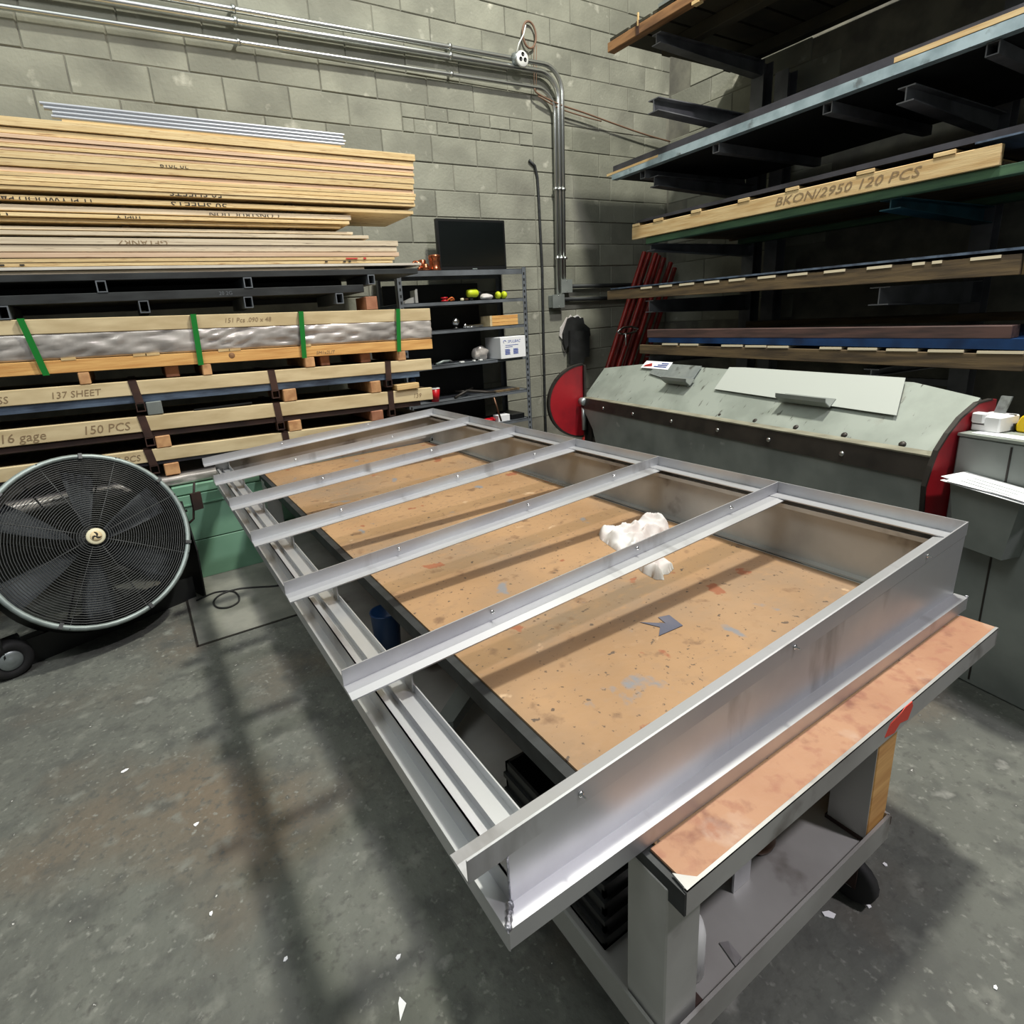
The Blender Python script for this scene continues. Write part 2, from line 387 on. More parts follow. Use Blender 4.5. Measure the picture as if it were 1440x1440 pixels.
# rim: ledge and fascia on the front, the back and the left
def rim(name, pts, m='bright_steel'):   # pts: ledge quad (4), fascia drops from the outer edge pts[0]-pts[1]
    bm = B(); q = [V(*p) for p in pts]; dn = V(0, 0, -.003)
    hexa(bm, [p + dn for p in q] + q)
    o = (q[0] - q[3]).normalized() * .003
    a, b = q[0] + V(0, 0, -.0031), q[1] + V(0, 0, -.0031); bot = V(0, 0, ZTB - ZR + .0031)
    hexa(bm, [a + bot, b + bot, b + bot - o, a + bot - o, a, b, b - o, a - o]); return obj(name, bm, m, fr)
RW = .034; LX = .322
rim('front_rim', [(LX, YF - RW, ZR), (PX + .012, YF - RW, ZR), (PX + .012, YF, ZR), (WX, YF, ZR)])
rim('back_rim', [(PX, YBK + RW, ZR), (LX, YBK + RW, ZR), (WX, YBK, ZR), (PX, YBK, ZR)])
rim('side_rim', [(LX, YBK + RW, ZR), (LX, YF - RW, ZR), (WX, YF, ZR), (WX, YBK, ZR)])
# left wall: upright sheet, return lip and gutter
ZW = .650
bm = B()
box(bm, WX, WX + .003, YF, YBK, ZR, ZW); box(bm, WX, WX + .017, YF, YBK, ZW - .003, ZW)
obj('side_wall', bm, 'bright_steel', fr)
bm = B()
gx0, gx1, gz = .392, .434, .634
box(bm, gx0, gx1, YF + .004, YBK - .004, gz - .003, gz)
box(bm, gx0 - .003, gx0, YF + .004, YBK - .004, gz - .012, gz + .008)
box(bm, gx1, gx1 + .003, YF + .004, YBK - .004, gz - .012, gz + .022)
box(bm, WX + .003, gx0, YF + .004, YBK - .004, gz - .015, gz - .012)
obj('gutter', bm, 'bright_steel', fr)
for k in range(0, 7):      # rail feet that carry the rails over the gutter
    y = YF + DY * k; s = 1 if k == 0 else -1
    y0, y1 = sorted((y + s * .004, y + s * .05))
    obj('rail_foot', BX(gx1 - .004, gx1, y0, y1, gz, zt(gx0) - HR - .004), 'raw_steel', fr)
# weld bead up the corner
bm = B(); pts = []
for i in range(9):
    f = i / 8; pts.append((LX + (WX - LX) * f + .001, YF - RW + RW * f, ZR + .002))
tube(bm, pts, [.0045 + .0025 * (i % 2) for i in range(9)], 6)
tube(bm, [(WX, YF - .001, ZR), (WX, YF - .001, zt(WX) - HR)], .0022, 5)
obj('weld_bead', bm, 'skin_weld', fr, 'rough bright weld bead')
bm = B()
for z in (ZR, ZTB + .02): lathe(bm, [(.004, 0), (.004, .006)], (PX + .012, YF - RW + .004, z - .003), seg=6)
obj('weld_spot', bm, 'skin_weld', fr)

# ---- work table
TX0, TX1, TY0, TY1, ZT = .62, 1.945, .462, 4.06, .557
tb = thing('work_table', 'low steel-legged work table with a stained wooden top and castors, under the metal frame', 'table', (1.28, 2.2, FL))
obj('table_top', BX(TX0 + .0245, TX1 - .006, TY0 + .008, TY1 - .006, ZT - .03, ZT), 'table_wood', tb)
obj('edge_board', BX(TX0 + .010, TX1 - .001, TY0 + .003, YF - RW - .004, ZT - .004, ZT + .0012), 'table_wood_red', tb, 'reddish scuffed front strip of the top')
bm = B()
box(bm, TX0, TX1, TY0 - .004, TY0 + .003, ZT - .055, ZT + .001); pass
box(bm, TX1 - .003, TX1 + .003, TY0 - .004, TY1, ZT - .055, ZT - .001); box(bm, TX0, TX1, TY1 - .003, TY1 + .003, ZT - .055, ZT)
prism(bm, [(TX0, TY0 - .004, ZT - .003), (TX0 + .04, TY0 - .004, ZT - .003), (TX0 + .03, TY0 + .005, ZT - .003), (TX0 + .018, TY0 + .016, ZT - .003), (TX0 + .004, TY0 + .03, ZT - .003)], (0, 0, .0052))
box(bm, TX0, TX1, TY0 - .004, TY0 + .002, ZT - .003, ZT + .0015)
obj('edge_angle', bm, 'raw_steel', tb)
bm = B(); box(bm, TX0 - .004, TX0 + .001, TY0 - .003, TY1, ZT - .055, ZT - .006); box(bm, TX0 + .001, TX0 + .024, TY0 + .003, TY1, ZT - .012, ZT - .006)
obj('edge_angle', bm, 'dark_steel', tb, 'dark steel side edge')  # left edge in a darker steel than the other edges
obj('paint_smear', prism(B(), [(1.30, TY0 - .0055, ZT - .04), (1.345, TY0 - .0055, ZT - .05), (1.37, TY0 - .0055, ZT - .035), (1.41, TY0 - .0055, ZT - .045), (1.428, TY0 - .0055, ZT - .015), (1.42, TY0 - .0055, ZT + .001), (1.385, TY0 - .0055, ZT + .0012), (1.36, TY0 - .0055, ZT - .008), (1.32, TY0 - .0055, ZT - .012)], (0, .0015, 0)), 'red_smear', tb, 'red paint smear on the front edge')
FLm = 1.5 + (FL - 1.5) / .889
ZS = .13                     # lower shelf
LG = .094
legx = [(TX0 - .006, TY0 + .03), (1.375, TY0 + .03), (TX0 - .006, TY1 - .16), (1.375, TY1 - .16)]
for i, (lx, ly) in enumerate(legx):
    lg = obj('leg', BX(lx, lx + LG, ly, ly + LG, ZS + .012, ZT - .03), 'raw_steel' if i != 1 else 'pine_orange', tb, None if i != 1 else 'leg with a bare wooden front face', bevel=.003)
    if i == 1:
        obj('cladding', BX(lx - .003, lx, ly + .002, ly + LG, ZS + .012, ZT - .03), 'raw_steel', lg)
    # castor
    ca = obj('caster', box(BX(lx - .005, lx + LG + .03, ly - .005, ly + LG + .005, ZS - .012, ZS + .012), lx + .03, lx + .034, ly + .02, ly + .075, FLm + .06, ZS - .01), 'rust_steel', tb)
    bm = B(); rr = (ZS - .03 - FLm) * .30
    lathe(bm, [(0, -.016), (rr - .008, -.016), (rr, -.01), (rr, .01), (rr - .008, .016), (0, .016)], seg=18, X=Matrix.Translation((lx + .055, ly + .045, FLm + rr)) @ Matrix.Rotation(PI / 2, 4, 'Y'))
    obj('wheel', bm, 'rubber', ca)
    bm = B(); 
    for sx_ in (-.022, .018): box(bm, lx + .055 + sx_, lx + .059 + sx_, ly + .03, ly + .06, FLm + rr * .8, ZS - .008)
    obj('fork', bm, 'raw_steel', ca)
sx0, sx1, sy0, sy1 = TX0 - .012, 1.375 + LG - .004, TY0 + .02, TY1 - .06
bm = B(); box(bm, sx0, sx1, sy0, sy1, ZS - .004, ZS)
obj('lower_shelf', bm, 'raw_steel', tb)
for q in ((sx0 - .004, sx1, sy0 - .004, sy0 + .003), (sx0 - .004, sx0 + .003, sy0, sy1), (sx1 - .003, sx1 + .004, sy0, sy1)):
    obj('shelf_rim', BX(*q, ZS - .03, ZS + .045), 'raw_steel', tb)
# ---- things under the table
def crate_ribs():
    t = thing('plastic_crate', 'black ribbed plastic crate on the low shelf behind the near table leg', 'crate', (.83, .85, ZS))
    bm = B(); x0, x1, y0, y1, z0, z1 = .645, 1.0, .68, 1.05, ZS + .001, ZS + .23
    box(bm, x0, x1, y0, y0 + .008, z0, z1); box(bm, x0, x1, y1 - .008, y1, z0, z1); box(bm, x0, x0 + .008, y0, y1, z0, z1); box(bm, x1 - .008, x1, y0, y1, z0, z1); box(bm, x0, x1, y0, y1, z0, z0 + .008)
    obj('body', bm, 'black_plastic', t)
    for k in range(4):
        bm = B(); z = z0 + .035 + k * .05
        box(bm, x0 - .008, x1 + .008, y0 - .008, y0, z, z + .014); box(bm, x0 - .008, x0, y0, y1, z, z + .014)
        obj('rib', bm, 'black_plastic', t)
crate_ribs()
bm = B(); lathe(bm, [(.058, 0), (.062, .012), (.06, .02), (.052, .03), (.05, .16), (.053, .17), (.048, .17), (.045, .04)], (1.155, .67, ZS + .001), seg=24)
one('copper_pot', bm, 'old_copper', 'dull brown metal pot standing on the low table shelf', 'pot')
bm = B(); box(bm, .985, 1.05, .60, .605, ZS + .001, ZS + .075); box(bm, .985, 1.05, .605, .70, ZS + .07, ZS + .075); box(bm, .985, 1.05, .70, .705, ZS + .001, ZS + .075)
one('steel_bracket', bm, 'bright_steel', 'bent steel channel bracket beside the brown pot on the low shelf', 'bracket')
t = thing('bottle', 'white plastic bottle on the low shelf beside the near leg', 'bottle', (.765, .56, ZS))
bm = B(); lathe(bm, [(.03, .001), (.036, .006), (.036, .11), (.03, .135), (.014, .15), (.012, .165)], (.765, .56, ZS), seg=20); obj('body', bm, 'white_plastic', t)
bm = B(); lathe(bm, [(.015, .165), (.015, .185), (.013, .187)], (.765, .56, ZS), seg=16); obj('cap', bm, 'white_plastic', t)
bm = B(); prism(bm, [(.85, .50, ZS + .002), (.875, .505, ZS + .003), (.88, .54, ZS + .004), (.862, .55, ZS + .002)], (0, 0, .002))
one('metal_offcut', bm, 'bright_steel', 'curled bright offcut on the low shelf nearest the near leg', 'offcut')
bm = B(); hexa(bm, [(.62, 1.45, ZS + .05), (.68, 1.42, ZS + .05), (.98, 1.62, ZS + .05), (.93, 1.68, ZS + .05), (.62, 1.45, ZS + .09), (.68, 1.42, ZS + .09), (.98, 1.62, ZS + .09), (.93, 1.68, ZS + .09)])
for p in ((.66, 1.47), (.93, 1.645)): box(bm, p[0] - .02, p[0] + .02, p[1] - .015, p[1] + .015, ZS + .001, ZS + .05)
one('grey_beam', bm, 'machine_grey', 'pale grey beam lying across the low shelf under the gutter', 'beam')
bm = B(); lathe(bm, [(.05, .001), (.06, .22), (.063, .225), (.055, .225), (.047, .01)], (.70, 2.02, ZS), seg=20)
one('blue_bin', bm, 'blue_plastic', 'narrow blue bin standing on the low shelf', 'bin')

# ---- things on the table top
def heightfield(poly, z0, h, res, scale, seed, edge=.03):
    bm = B(); xs = [p[0] for p in poly]; ys = [p[1] for p in poly]
    def inside(x, y):
        r = False; n = len(poly)
        for i in range(n):
            (x1, y1), (x2, y2) = poly[i], poly[(i + 1) % n]
            if (y1 > y) != (y2 > y) and x < (x2 - x1) * (y - y1) / (y2 - y1) + x1: r = not r
        return r
    def dist(x, y):
        d = 9
        for i in range(len(poly)):
            a = Vector(poly[i]); b = Vector(poly[(i + 1) % len(poly)]); p = Vector((x, y)); ab = b - a
            u = max(0, min(1, (p - a).dot(ab) / ab.length_squared)); d = min(d, (p - a - ab * u).length)
        return d
    def near(x, y):
        best = (9, x, y)
        for i in range(len(poly)):
            a = Vector(poly[i]); b = Vector(poly[(i + 1) % len(poly)]); p = Vector((x, y)); ab = b - a
            u = max(0, min(1, (p - a).dot(ab) / ab.length_squared)); q = a + ab * u
            if (p - q).length < best[0]: best = ((p - q).length, q.x, q.y)
        return best[1], best[2]
    vv = {}; nx = int((max(xs) - min(xs)) / res) + 2; ny = int((max(ys) - min(ys)) / res) + 2
    def vert(i, j):
        if (i, j) not in vv:
            x = min(xs) + i * res; y = min(ys) + j * res
            d = dist(x, y) if inside(x, y) else 0
            if d < res * .75: x, y = near(x, y); d = 0
            e = min(1, d / edge) ** .5
            n1 = 1 - abs(noise.noise((x * scale + seed, y * scale * 1.3, seed))) * 2.2
            n2 = noise.noise((x * scale * 2.5, y * scale * 2.5, seed + 4))
            vv[(i, j)] = bm.verts.new((x, y, z0 + e * h * max(.1, .42 + .42 * n1 + .3 * n2)))
        return vv[(i, j)]
    for i in range(nx):
        for j in range(ny):
            if inside(min(xs) + (i + .5) * res, min(ys) + (j + .5) * res):
                bm.faces.new((vert(i, j), vert(i + 1, j), vert(i + 1, j + 1), vert(i, j + 1))).smooth = True
    for (i, j), v in list(vv.items()):
        pass
    return bm
rag = [(1.535, 1.56), (1.50, 1.42), (1.455, 1.32), (1.448, 1.25), (1.47, 1.232), (1.50, 1.262), (1.515, 1.252), (1.568, 1.27), (1.585, 1.34), (1.64, 1.45), (1.72, 1.50), (1.80, 1.53), (1.87, 1.545), (1.915, 1.60), (1.935, 1.67), (1.90, 1.70), (1.85, 1.69), (1.80, 1.66), (1.73, 1.66), (1.66, 1.70), (1.60, 1.70), (1.56, 1.65)]
one('rag', heightfield(rag, ZT + .001, .06, .0055, 12, 3.3), 'cloth_white', 'crumpled white rag with pink stains on the table under the frame', 'rag')
bm = B(); prism(bm, [(1.19, 1.085, ZT + .001), (1.215, 1.03, ZT + .001), (1.175, 1.0, ZT + .001), (1.275, .995, ZT + .001), (1.292, 1.06, ZT + .001), (1.255, 1.072, ZT + .001), (1.245, 1.035, ZT + .001)], (0, 0, .0015))
one('tape_scrap', bm, 'tape_blue', 'dark blue-grey scrap of tape stuck on the table top', 'tape')
SX = Matrix.Identity(4)

# ================================================================== STACKS ON THE LEFT (front plane YC)
YC = 3.72; YD = 4.24; XW = -1.6       # crates run out of the picture on the left
ORD = ['topmost', 'second', 'third', 'fourth', 'fifth', 'sixth', 'seventh', 'eighth', 'ninth', 'tenth', 'eleventh', 'twelfth', 'thirteenth', 'fourteenth', 'fifteenth', 'sixteenth', 'seventeenth', 'eighteenth', 'nineteenth', 'twentieth', 'twenty-first', 'twenty-second', 'twenty-third', 'twenty-fourth', 'twenty-fifth', 'twenty-sixth']
ply = [  # z0, z1, right end, material, front offset
    (2.547, 2.587, 1.885, 'ply_yellow', 0), (2.516, 2.543, 1.872, 'ply_yellow', .006), (2.494, 2.512, 1.87, 'ply_pink', 0), (2.474, 2.490, 1.865, 'ply_pink', .004),
    (2.453, 2.470, 1.868, 'ply_yellow', 0), (2.439, 2.451, 1.86, 'ply_pink', .003), (2.405, 2.436, 1.863, 'ply_yellow', 0), (2.371, 2.4035, 1.855, 'ply_yellow', .002), (2.347, 2.367, 1.86, 'ply_pink', .008),
    (2.326, 2.344, 1.866, 'ply_yellow', 0), (2.305, 2.3245, 1.86, 'ply_yellow', .001), (2.284, 2.302, 1.85, 'ply_yellow', 0), (2.264, 2.2825, 1.857, 'ply_yellow', .003),
    (2.219, 2.243, 1.845, 'ply_yellow', .012), (2.174, 2.202, 1.40, 'ply_grey', .022), (2.143, 2.160, 1.375, 'ply_yellow', .004), (2.122, 2.139, 1.32, 'ply_yellow', .016),
    (2.086, 2.101, 1.40, 'ply_grey', .02), (2.057, 2.076, 1.495, 'ply_grey', .002), (2.012, 2.044, 1.70, 'ply_grey', 0), (1.977, 2.0095, 1.69, 'ply_grey', .004), (1.947, 1.972, 1.70, 'ply_pink', 0),
    (1.925, 1.944, 1.665, 'ply_yellow', .002), (1.905, 1.923, 1.65, 'ply_yellow', .004), (1.887, 1.902, 1.862, 'ply_white', 0), (1.868, 1.884, 1.445, 'ply_grey', .01)]
sheets = []
for i, (z0, z1, xr, m, off) in enumerate(ply):
    rec = .10 if m == 'ply_yellow' and i in (14,) else off * 1.6
    nm = {'ply_yellow': 'yellowish', 'ply_pink': 'pinkish', 'ply_grey': 'greyish', 'ply_white': 'whitish'}[m]
    th = 'thick' if z1 - z0 > .025 else 'thin'
    lab = '%s %s plywood sheet, %s from the top of the tall stack on the left' % (th, nm, ORD[i]) if i else 'topmost yellowish plywood sheet of the tall stack, under the white tubes'
    o = thing('plywood_sheet', lab, 'plywood', (.4, 3.9, z0), 0, 'plywood sheets stacked on the left')
    bot = max(z0, 1.868)
    obj('panel', BX(XW - .25 * random.random(), xr, YC + rec, YD, z0, z1), m, o, bevel=.0012)
    # slim packers keep the sheet off the one below
    nz = ply[i + 1][1] if i + 1 < len(ply) else 1.866
    if z0 - nz > .0015:
        bm = B()
        for x in (-.9, .1, 1.0): box(bm, x, x + .04, YC + .06, YD - .01, nz, z0)
        obj('packer', bm, 'old_wood', o)
    sheets.append(o)
YT = YC - .0015
def stamp(i, s, x, frac, flip=True, size=None, m='black_ink', sx=1.0):
    z0, z1 = ply[i][0], ply[i][1]; size = size or (z1 - z0) * 2.2
    a, b = frac
    yy = YC + ply[i][4] * 1.6 - .0012
    text(s, size, (x, yy, z0 + (z1 - z0) * .06 - a * size * .72), FRONT, m, sheets[i], flip, (a * size * .72, b * size * .72 if b * size * .72 - a * size * .72 < (z1 - z0) * .9 else a * size * .72 + (z1 - z0) * .9), sx)
stamp(6, '20 2019', .34, (.1, .6), size=.036, sx=1.2)
stamp(13, '11 PLYWOOD PANELS', -.50, (.35, .75), size=.05, sx=1.0)
stamp(12, '50 SHEETS', .36, (.0, .42), size=.045, sx=1.35)
stamp(13, '50 SHEETS', .36, (.45, .95), size=.05, sx=1.3)
stamp(15, '10PLY', .08, (.2, .8), size=.03, sx=1.6)
stamp(15, 'USA', -.48, (.2, .8), size=.03, sx=2.0)
stamp(14, 'CONSTRUCTION', .55, (.2, .8), size=.034, sx=1.5)
stamp(19, 'GFTANRZ', .06, (.3, .9), size=.042, m='pencil', sx=1.3)
bm = B(); box(bm, 1.32, 1.40, YC - .001, YC - .0004, 1.93, 1.938); box(bm, 1.44, 1.46, YC - .001, YC - .0004, 1.93, 1.94)
obj('paint_mark', bm, 'red_ink', sheets[22], 'red paint marks')
bm = B()
for x in (1.18, 1.30, 1.335): box(bm, x, x + .018, YC + .0015, YC + .0024, 1.912, 1.92)
for x in (-.50, -.46, -.38): box(bm, x, x + .02, YC + .0015, YC + .0024, 1.909, 1.917)
obj('ink_mark', bm, 'black_ink', sheets[23])
# white tubes on top, piled one on another against a backing batten
for k in range(4):
    r = .0098; z = 2.588 + .012 + r + .0200 * k; x0 = -.10 - .012 * k + (.02 if k == 1 else 0); x1 = 1.405 + (.012 if k % 2 else 0); y = YC + .022 + .006 * k
    bm = B(); tube(bm, [(x0, y, z), (x1, y, z)], r, 14, caps=False); tube(bm, [(x0, y, z), (x1, y, z)], r - .002, 14, caps=False)
    lab = ['lowest white metal tube of the pile on the plywood', 'second white metal tube up in the pile on the plywood', 'third white metal tube up in the pile on the plywood', 'topmost white metal tube of the pile on the plywood'][k]
    one('metal_tube', bm, 'white_tube', lab, 'tube', 'white tubes lying on the plywood')
bm = B(); box(bm, -.06, 1.38, YC + .052, YC + .08, 2.588, 2.665); box(bm, -.06, 1.38, YC + .012, YC + .052, 2.588, 2.5995)
one('batten', bm, 'pine', 'wooden batten the white tubes are piled against', 'batten')

# dark steel bundles with square tubes between
def tiltbar(x0, x1, y0, y1, z0, z1, sl, bm=None):      # z given at x=0, slope sl per metre
    return xbar(bm or B(), x0, x1, y0, y1, z0 + sl * x0, z1 + sl * x0, z0 + sl * x1, z1 + sl * x1)
def sq_tube(x, y0, y1, z0, z1, wd, t=.006, bm=None):
    bm = bm or B()
    box(bm, x, x + wd, y0, y1, z0, z0 + t); box(bm, x, x + wd, y0, y1, z1 - t, z1); box(bm, x, x + t, y0, y1, z0 + t, z1 - t); box(bm, x + wd - t, x + wd, y0, y1, z0 + t, z1 - t)
    return bm
t = thing('steel_bundle', 'dark steel sheet bundle directly under the plywood stack', 'steel sheets', (.3, 3.9, 1.83))
obj('sheet_pack', BX(XW, 1.83, YC, YD, 1.832, 1.866), 'dark_steel', t, bevel=.002); obj('gap_shade', BX(XW, 1.42, YD - .08, YD - .03, 1.770, 1.8315), 'black_paint', t)  # added dark strip at the back keeps the upper tube gaps in shade
for i, (x, l) in enumerate(((-.078, 'left'), (.668, 'middle'), (1.455, 'right'))):
    one('square_tube', sq_tube(x, YC - .004, YD - .09, 1.77, 1.831, .048), 'shelf_grey', '%s square steel tube of the upper row between the dark steel bundles' % l, 'tube', 'square tubes between the steel bundles')
t = thing('steel_bundle', 'dark steel sheet bundle resting above the green-strapped crate', 'steel sheets', (.3, 3.9, 1.72))
bm = B(); obj('sheet_pack', BX(XW, 1.42, YC, YD, 1.722, 1.769), 'dark_steel', t, bevel=.002); obj('gap_shade', BX(XW, 1.40, YD - .08, YD - .03, 1.690, 1.7215), 'black_paint', t)  # added dark strip at the back shades the lower tube gaps
text('20 2G', .03, (.52, YC - .0012, 1.735), FRONT, 'shelf_grey', t)
for i, (x, l) in enumerate(((-.52, 'left'), (.10, 'second'), (.652, 'third'), (1.22, 'right'))):
    one('square_tube', sq_tube(x, YC - .004, YD - .09, 1.655, 1.721, .05), 'shelf_grey', '%s square steel tube of the lower row on the green-strapped crate' % l, 'tube', 'square tubes on the green-strapped crate')
one('wood_block', BX(1.425, 1.505, YC, YC + .2, 1.607, 1.692), 'pine_red', 'reddish wood block standing on the right end of the green-strapped crate', 'wood block', bevel=.002)

# --- green-strapped crate
def film(x0, x1, y, z0a, z1a, sl, seed, amp=.012, nx=220, nz=10, yb=None):
    bm = B(); g = []
    for i in range(nx + 1):
        row = []
        for j in range(nz + 1):
            x = x0 + (x1 - x0) * i / nx; f = j / nz; z = z0a + (z1a - z0a) * f + sl * x
            n = noise.noise((x * 7 + f * 2.4, f * 3 + seed, seed)); n2 = 1 - abs(noise.noise((x * 9 - f * 3.5, f * 2.5 + x * 2, seed + 3))) * 3
            e = math.sin(PI * f) ** .4 if 0 < f < 1 else 0
            row.append(bm.verts.new((x, y - amp * e * (.5 + .8 * n + .7 * n2), z)))
        g.append(row)
    for i in range(nx):
        for j in range(nz): bm.faces.new((g[i][j], g[i + 1][j], g[i + 1][j + 1], g[i][j + 1])).smooth = True
    yb = yb or YD
    # back, top and ends close the pack
    a, b, cc_, d = g[0][0].co, g[nx][0].co, g[nx][nz].co, g[0][nz].co
    q = [bm.verts.new((p.x, yb, p.z)) for p in (a, b, cc_, d)]
    bm.faces.new(q)
    bm.faces.new([g[i][0] for i in range(nx + 1)] + [q[1], q[0]]); bm.faces.new([g[i][nz] for i in range(nx, -1, -1)] + [q[3], q[2]])
    bm.faces.new([g[0][j] for j in range(nz + 1)] + [q[3], q[0]]); bm.faces.new([g[nx][j] for j in range(nz + 1)] + [q[2], q[1]])
    return bm
SL = -.026
t = thing('crate', 'long crate with silver film between two wood boards and green straps', 'crate', (.5, 3.9, 1.3))
bm = B(); xbar(bm, XW, 1.90, YC, YC + .03, 1.567 - .026 * XW, 1.637 - .026 * XW, 1.510, 1.594); obj('top_board', bm, 'cardboard_wood', t, bevel=.003)
bm = B(); xbar(bm, XW, 1.895, YC + .03, YD, 1.567 - .026 * XW, 1.632 - .026 * XW, 1.510, 1.588); obj('cover_board', bm, 'cardboard_wood', t)
obj('silver_wrap', film(XW, 1.895, YC + .006, 1.432, 1.566, SL, 2.2), 'silver_film', t)
obj('bottom_board', tiltbar(XW, 1.893, YC - .004, YC + .03, 1.360, 1.428, SL), 'pine_orange', t, bevel=.002)
obj('base_board', tiltbar(XW, 1.89, YC + .03, YD, 1.380, 1.428, SL), 'old_wood', t)
bm = B()
for xa, xb, la in ((-.448, -.402, 'a'), (.345, .336, 'b'), (.962, .942, 'c'), (1.628, 1.604, 'd')):
    bm = B(); wdt = .030
    z1 = 1.642 + SL * xa; z0 = 1.354 + SL * xb; y = YC - .0215
    hexa(bm, [(xb, y, z0), (xb + wdt, y, z0), (xb + wdt, y + .0015, z0), (xb, y + .0015, z0), (xa, y, z1), (xa + wdt, y, z1), (xa + wdt, y + .0015, z1), (xa, y + .0015, z1)])
    xbar(bm, xa, xa + wdt, y, YD, z1, z1 + .002, z1, z1 + .002)
    obj('strap', bm, 'green_strap', t)
text('151 Pcs .090 x 48', .038, (.36 + .16, YC - .0015, 1.578), FRONT, 'pencil', t, shear=.2, tilt=SL)
text('5M1x2LIT', .03, (1.04, YC - .0055, 1.345), FRONT, 'pencil', t, shear=.2, tilt=SL)
bm = B()
for x in (-.31, .02, .08, .46, .52, .95):
    z = 1.428 + SL * x; box(bm, x, x + random.uniform(.05, .08), YC - .006, YC + .05, z - .004, z + .010)
obj('slat_end', bm, 'pine', t)
kn = B(); lathe(kn, [(0, .001), (.016, .001), (.018, 0)], seg=14, X=Matrix.Translation((.53, YC - .0042, 1.385)) @ Matrix.Rotation(PI / 2, 4, 'X')); obj('knot', kn, 'brown_wood', t, 'dark knot')

def spacer(name, x0, x1, z0, z1, m, lab, y0=YC - .002, group='wood blocks between the crates'):
    one(name, BX(x0, x1, y0, YD - .02, z0, z1), m, lab, 'wood block', group, bevel=.004)
def ctop(zbase, sl, x): return zbase + sl * x
# --- plain crates: (top z at x=0, height, film?)
def crate(label, z1, h, sl, xr, straps, writing, under, zu, m='cardboard_wood'):
    t = thing('crate', label, 'crate', (.5, 3.9, z1 - h))
    obj('board', tiltbar(XW, xr, YC, YC + .035, z1 - h, z1, sl), m, t, bevel=.003)
    obj('cover', tiltbar(XW, xr - .01, YC + .035, YD, z1 - h + .002, z1 - .004, sl), 'old_wood', t)
    obj('sheet_pack', tiltbar(XW, xr - .1, YC + .012, YD, z1 - h - zu, z1 - h - .001, sl), under, t)
    for x, xb in straps:
        bm = B(); a = ctop(z1, sl, x); b = ctop(z1 - h - zu, sl, xb)
        hexa(bm, [(xb, YC - .004, b), (xb + .042, YC - .004, b), (xb + .042, YC - .001, b), (xb, YC - .001, b), (x, YC - .004, a + .003), (x + .042, YC - .004, a + .003), (x + .042, YC - .001, a + .003), (x, YC - .001, a + .003)])
        xbar(bm, x, x + .042, YC - .004, YD, a + .001, a + .003, a + .001, a + .003)
        s = obj('strap', bm, 'brown_strap', t)
        q = B(); sq_tube(xb - .002, YC - .006, YC + .05, b - .052, b - .002, .046, .005, q)
        obj('strap_clip', q, 'brown_strap', s)
    for s_, x, dz, size in writing: text(s_, size, (x, YC - .0013, ctop(z1 - h, sl, x) + dz), FRONT, 'pencil', t, shear=.15, tilt=sl)
    return t
crate('crate board lettered 137 SHEET above pale blue film, brown straps', 1.291, .080, -.026, 1.875, ((-.035, -.02), (.722, .728), (1.512, 1.505)), (('SS', -.62, .016, .05), ('137 SHEET', -.40, .018, .05)), 'blue_film', .044)
crate('crate board lettered 16 gage 150 PCS with brown straps', 1.088, .088, -.030, 1.862, ((-.028, -.012), (.722, .728), (1.508, 1.505)), (('16 gage', -.66, .02, .066), ('150 PCS', -.30, .02, .066), ('139', 1.70, .025, .045)), 'rust_steel', .036)
crate('lowest lettered crate board, half hidden behind the fan', .893, .075, -.030, 1.84, ((-.035, -.02), (.745, .75)), (('5 PCS', -.18, .018, .05),), 'sheet_dark', .02)
# wood blocks under the strapped crate (z follows the slope)
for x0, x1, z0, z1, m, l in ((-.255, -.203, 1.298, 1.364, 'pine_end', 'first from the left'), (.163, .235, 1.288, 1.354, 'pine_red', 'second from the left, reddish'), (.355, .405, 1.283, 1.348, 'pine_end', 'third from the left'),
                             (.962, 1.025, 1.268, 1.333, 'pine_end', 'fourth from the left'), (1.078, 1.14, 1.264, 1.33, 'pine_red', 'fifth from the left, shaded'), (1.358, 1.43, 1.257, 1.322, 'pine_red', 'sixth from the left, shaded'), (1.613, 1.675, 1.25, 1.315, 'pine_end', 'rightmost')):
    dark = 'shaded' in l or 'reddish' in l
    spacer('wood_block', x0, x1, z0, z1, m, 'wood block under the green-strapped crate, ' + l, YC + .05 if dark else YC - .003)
for x0, x1, z0, z1, m, l in ((.028, .108, 1.089, 1.165, 'machine_grey', 'greyish wood block under the 137 SHEET crate, leftmost'), (.795, .878, 1.066, 1.144, 'pine_end', 'pale wood block under the 137 SHEET crate, middle'), (1.388, 1.463, 1.048, 1.128, 'pine_end', 'pale wood block under the 137 SHEET crate, right')):
    spacer('wood_block', x0, x1, z0, z1, m, l)
for x0, x1, z0, z1, m, l in ((.036, .114, .892, .962, 'pine_end', 'orange wood block under the 150 PCS crate, leftmost'), (.798, .88, .869, .939, 'pine_end', 'orange wood block under the 150 PCS crate, middle'), (1.37, 1.458, .852, .922, 'pine_red', 'reddish wood block under the 150 PCS crate, right')):
    spacer('wood_block', x0, x1, z0, z1, m, l)
for x0, x1, z0, z1, m, l in ((.05, .13, .722, .793, 'pine_end', 'orange wood block under the lowest crate, beside the fan'), (.9, .98, .705, .77, 'pine_end', 'orange wood block under the lowest crate, behind the frame'), (-.9, -.82, .70, .822, 'pine_end', 'wood block under the lowest crate, behind the fan')):
    spacer('wood_block', x0, x1, z0, z1, m, l)
one('bent_bar', BX(.27, .60, YC + .01, YC + .03, 1.082, 1.09), 'black_paint', 'thin black bar lying on the 150 PCS crate', 'bar')
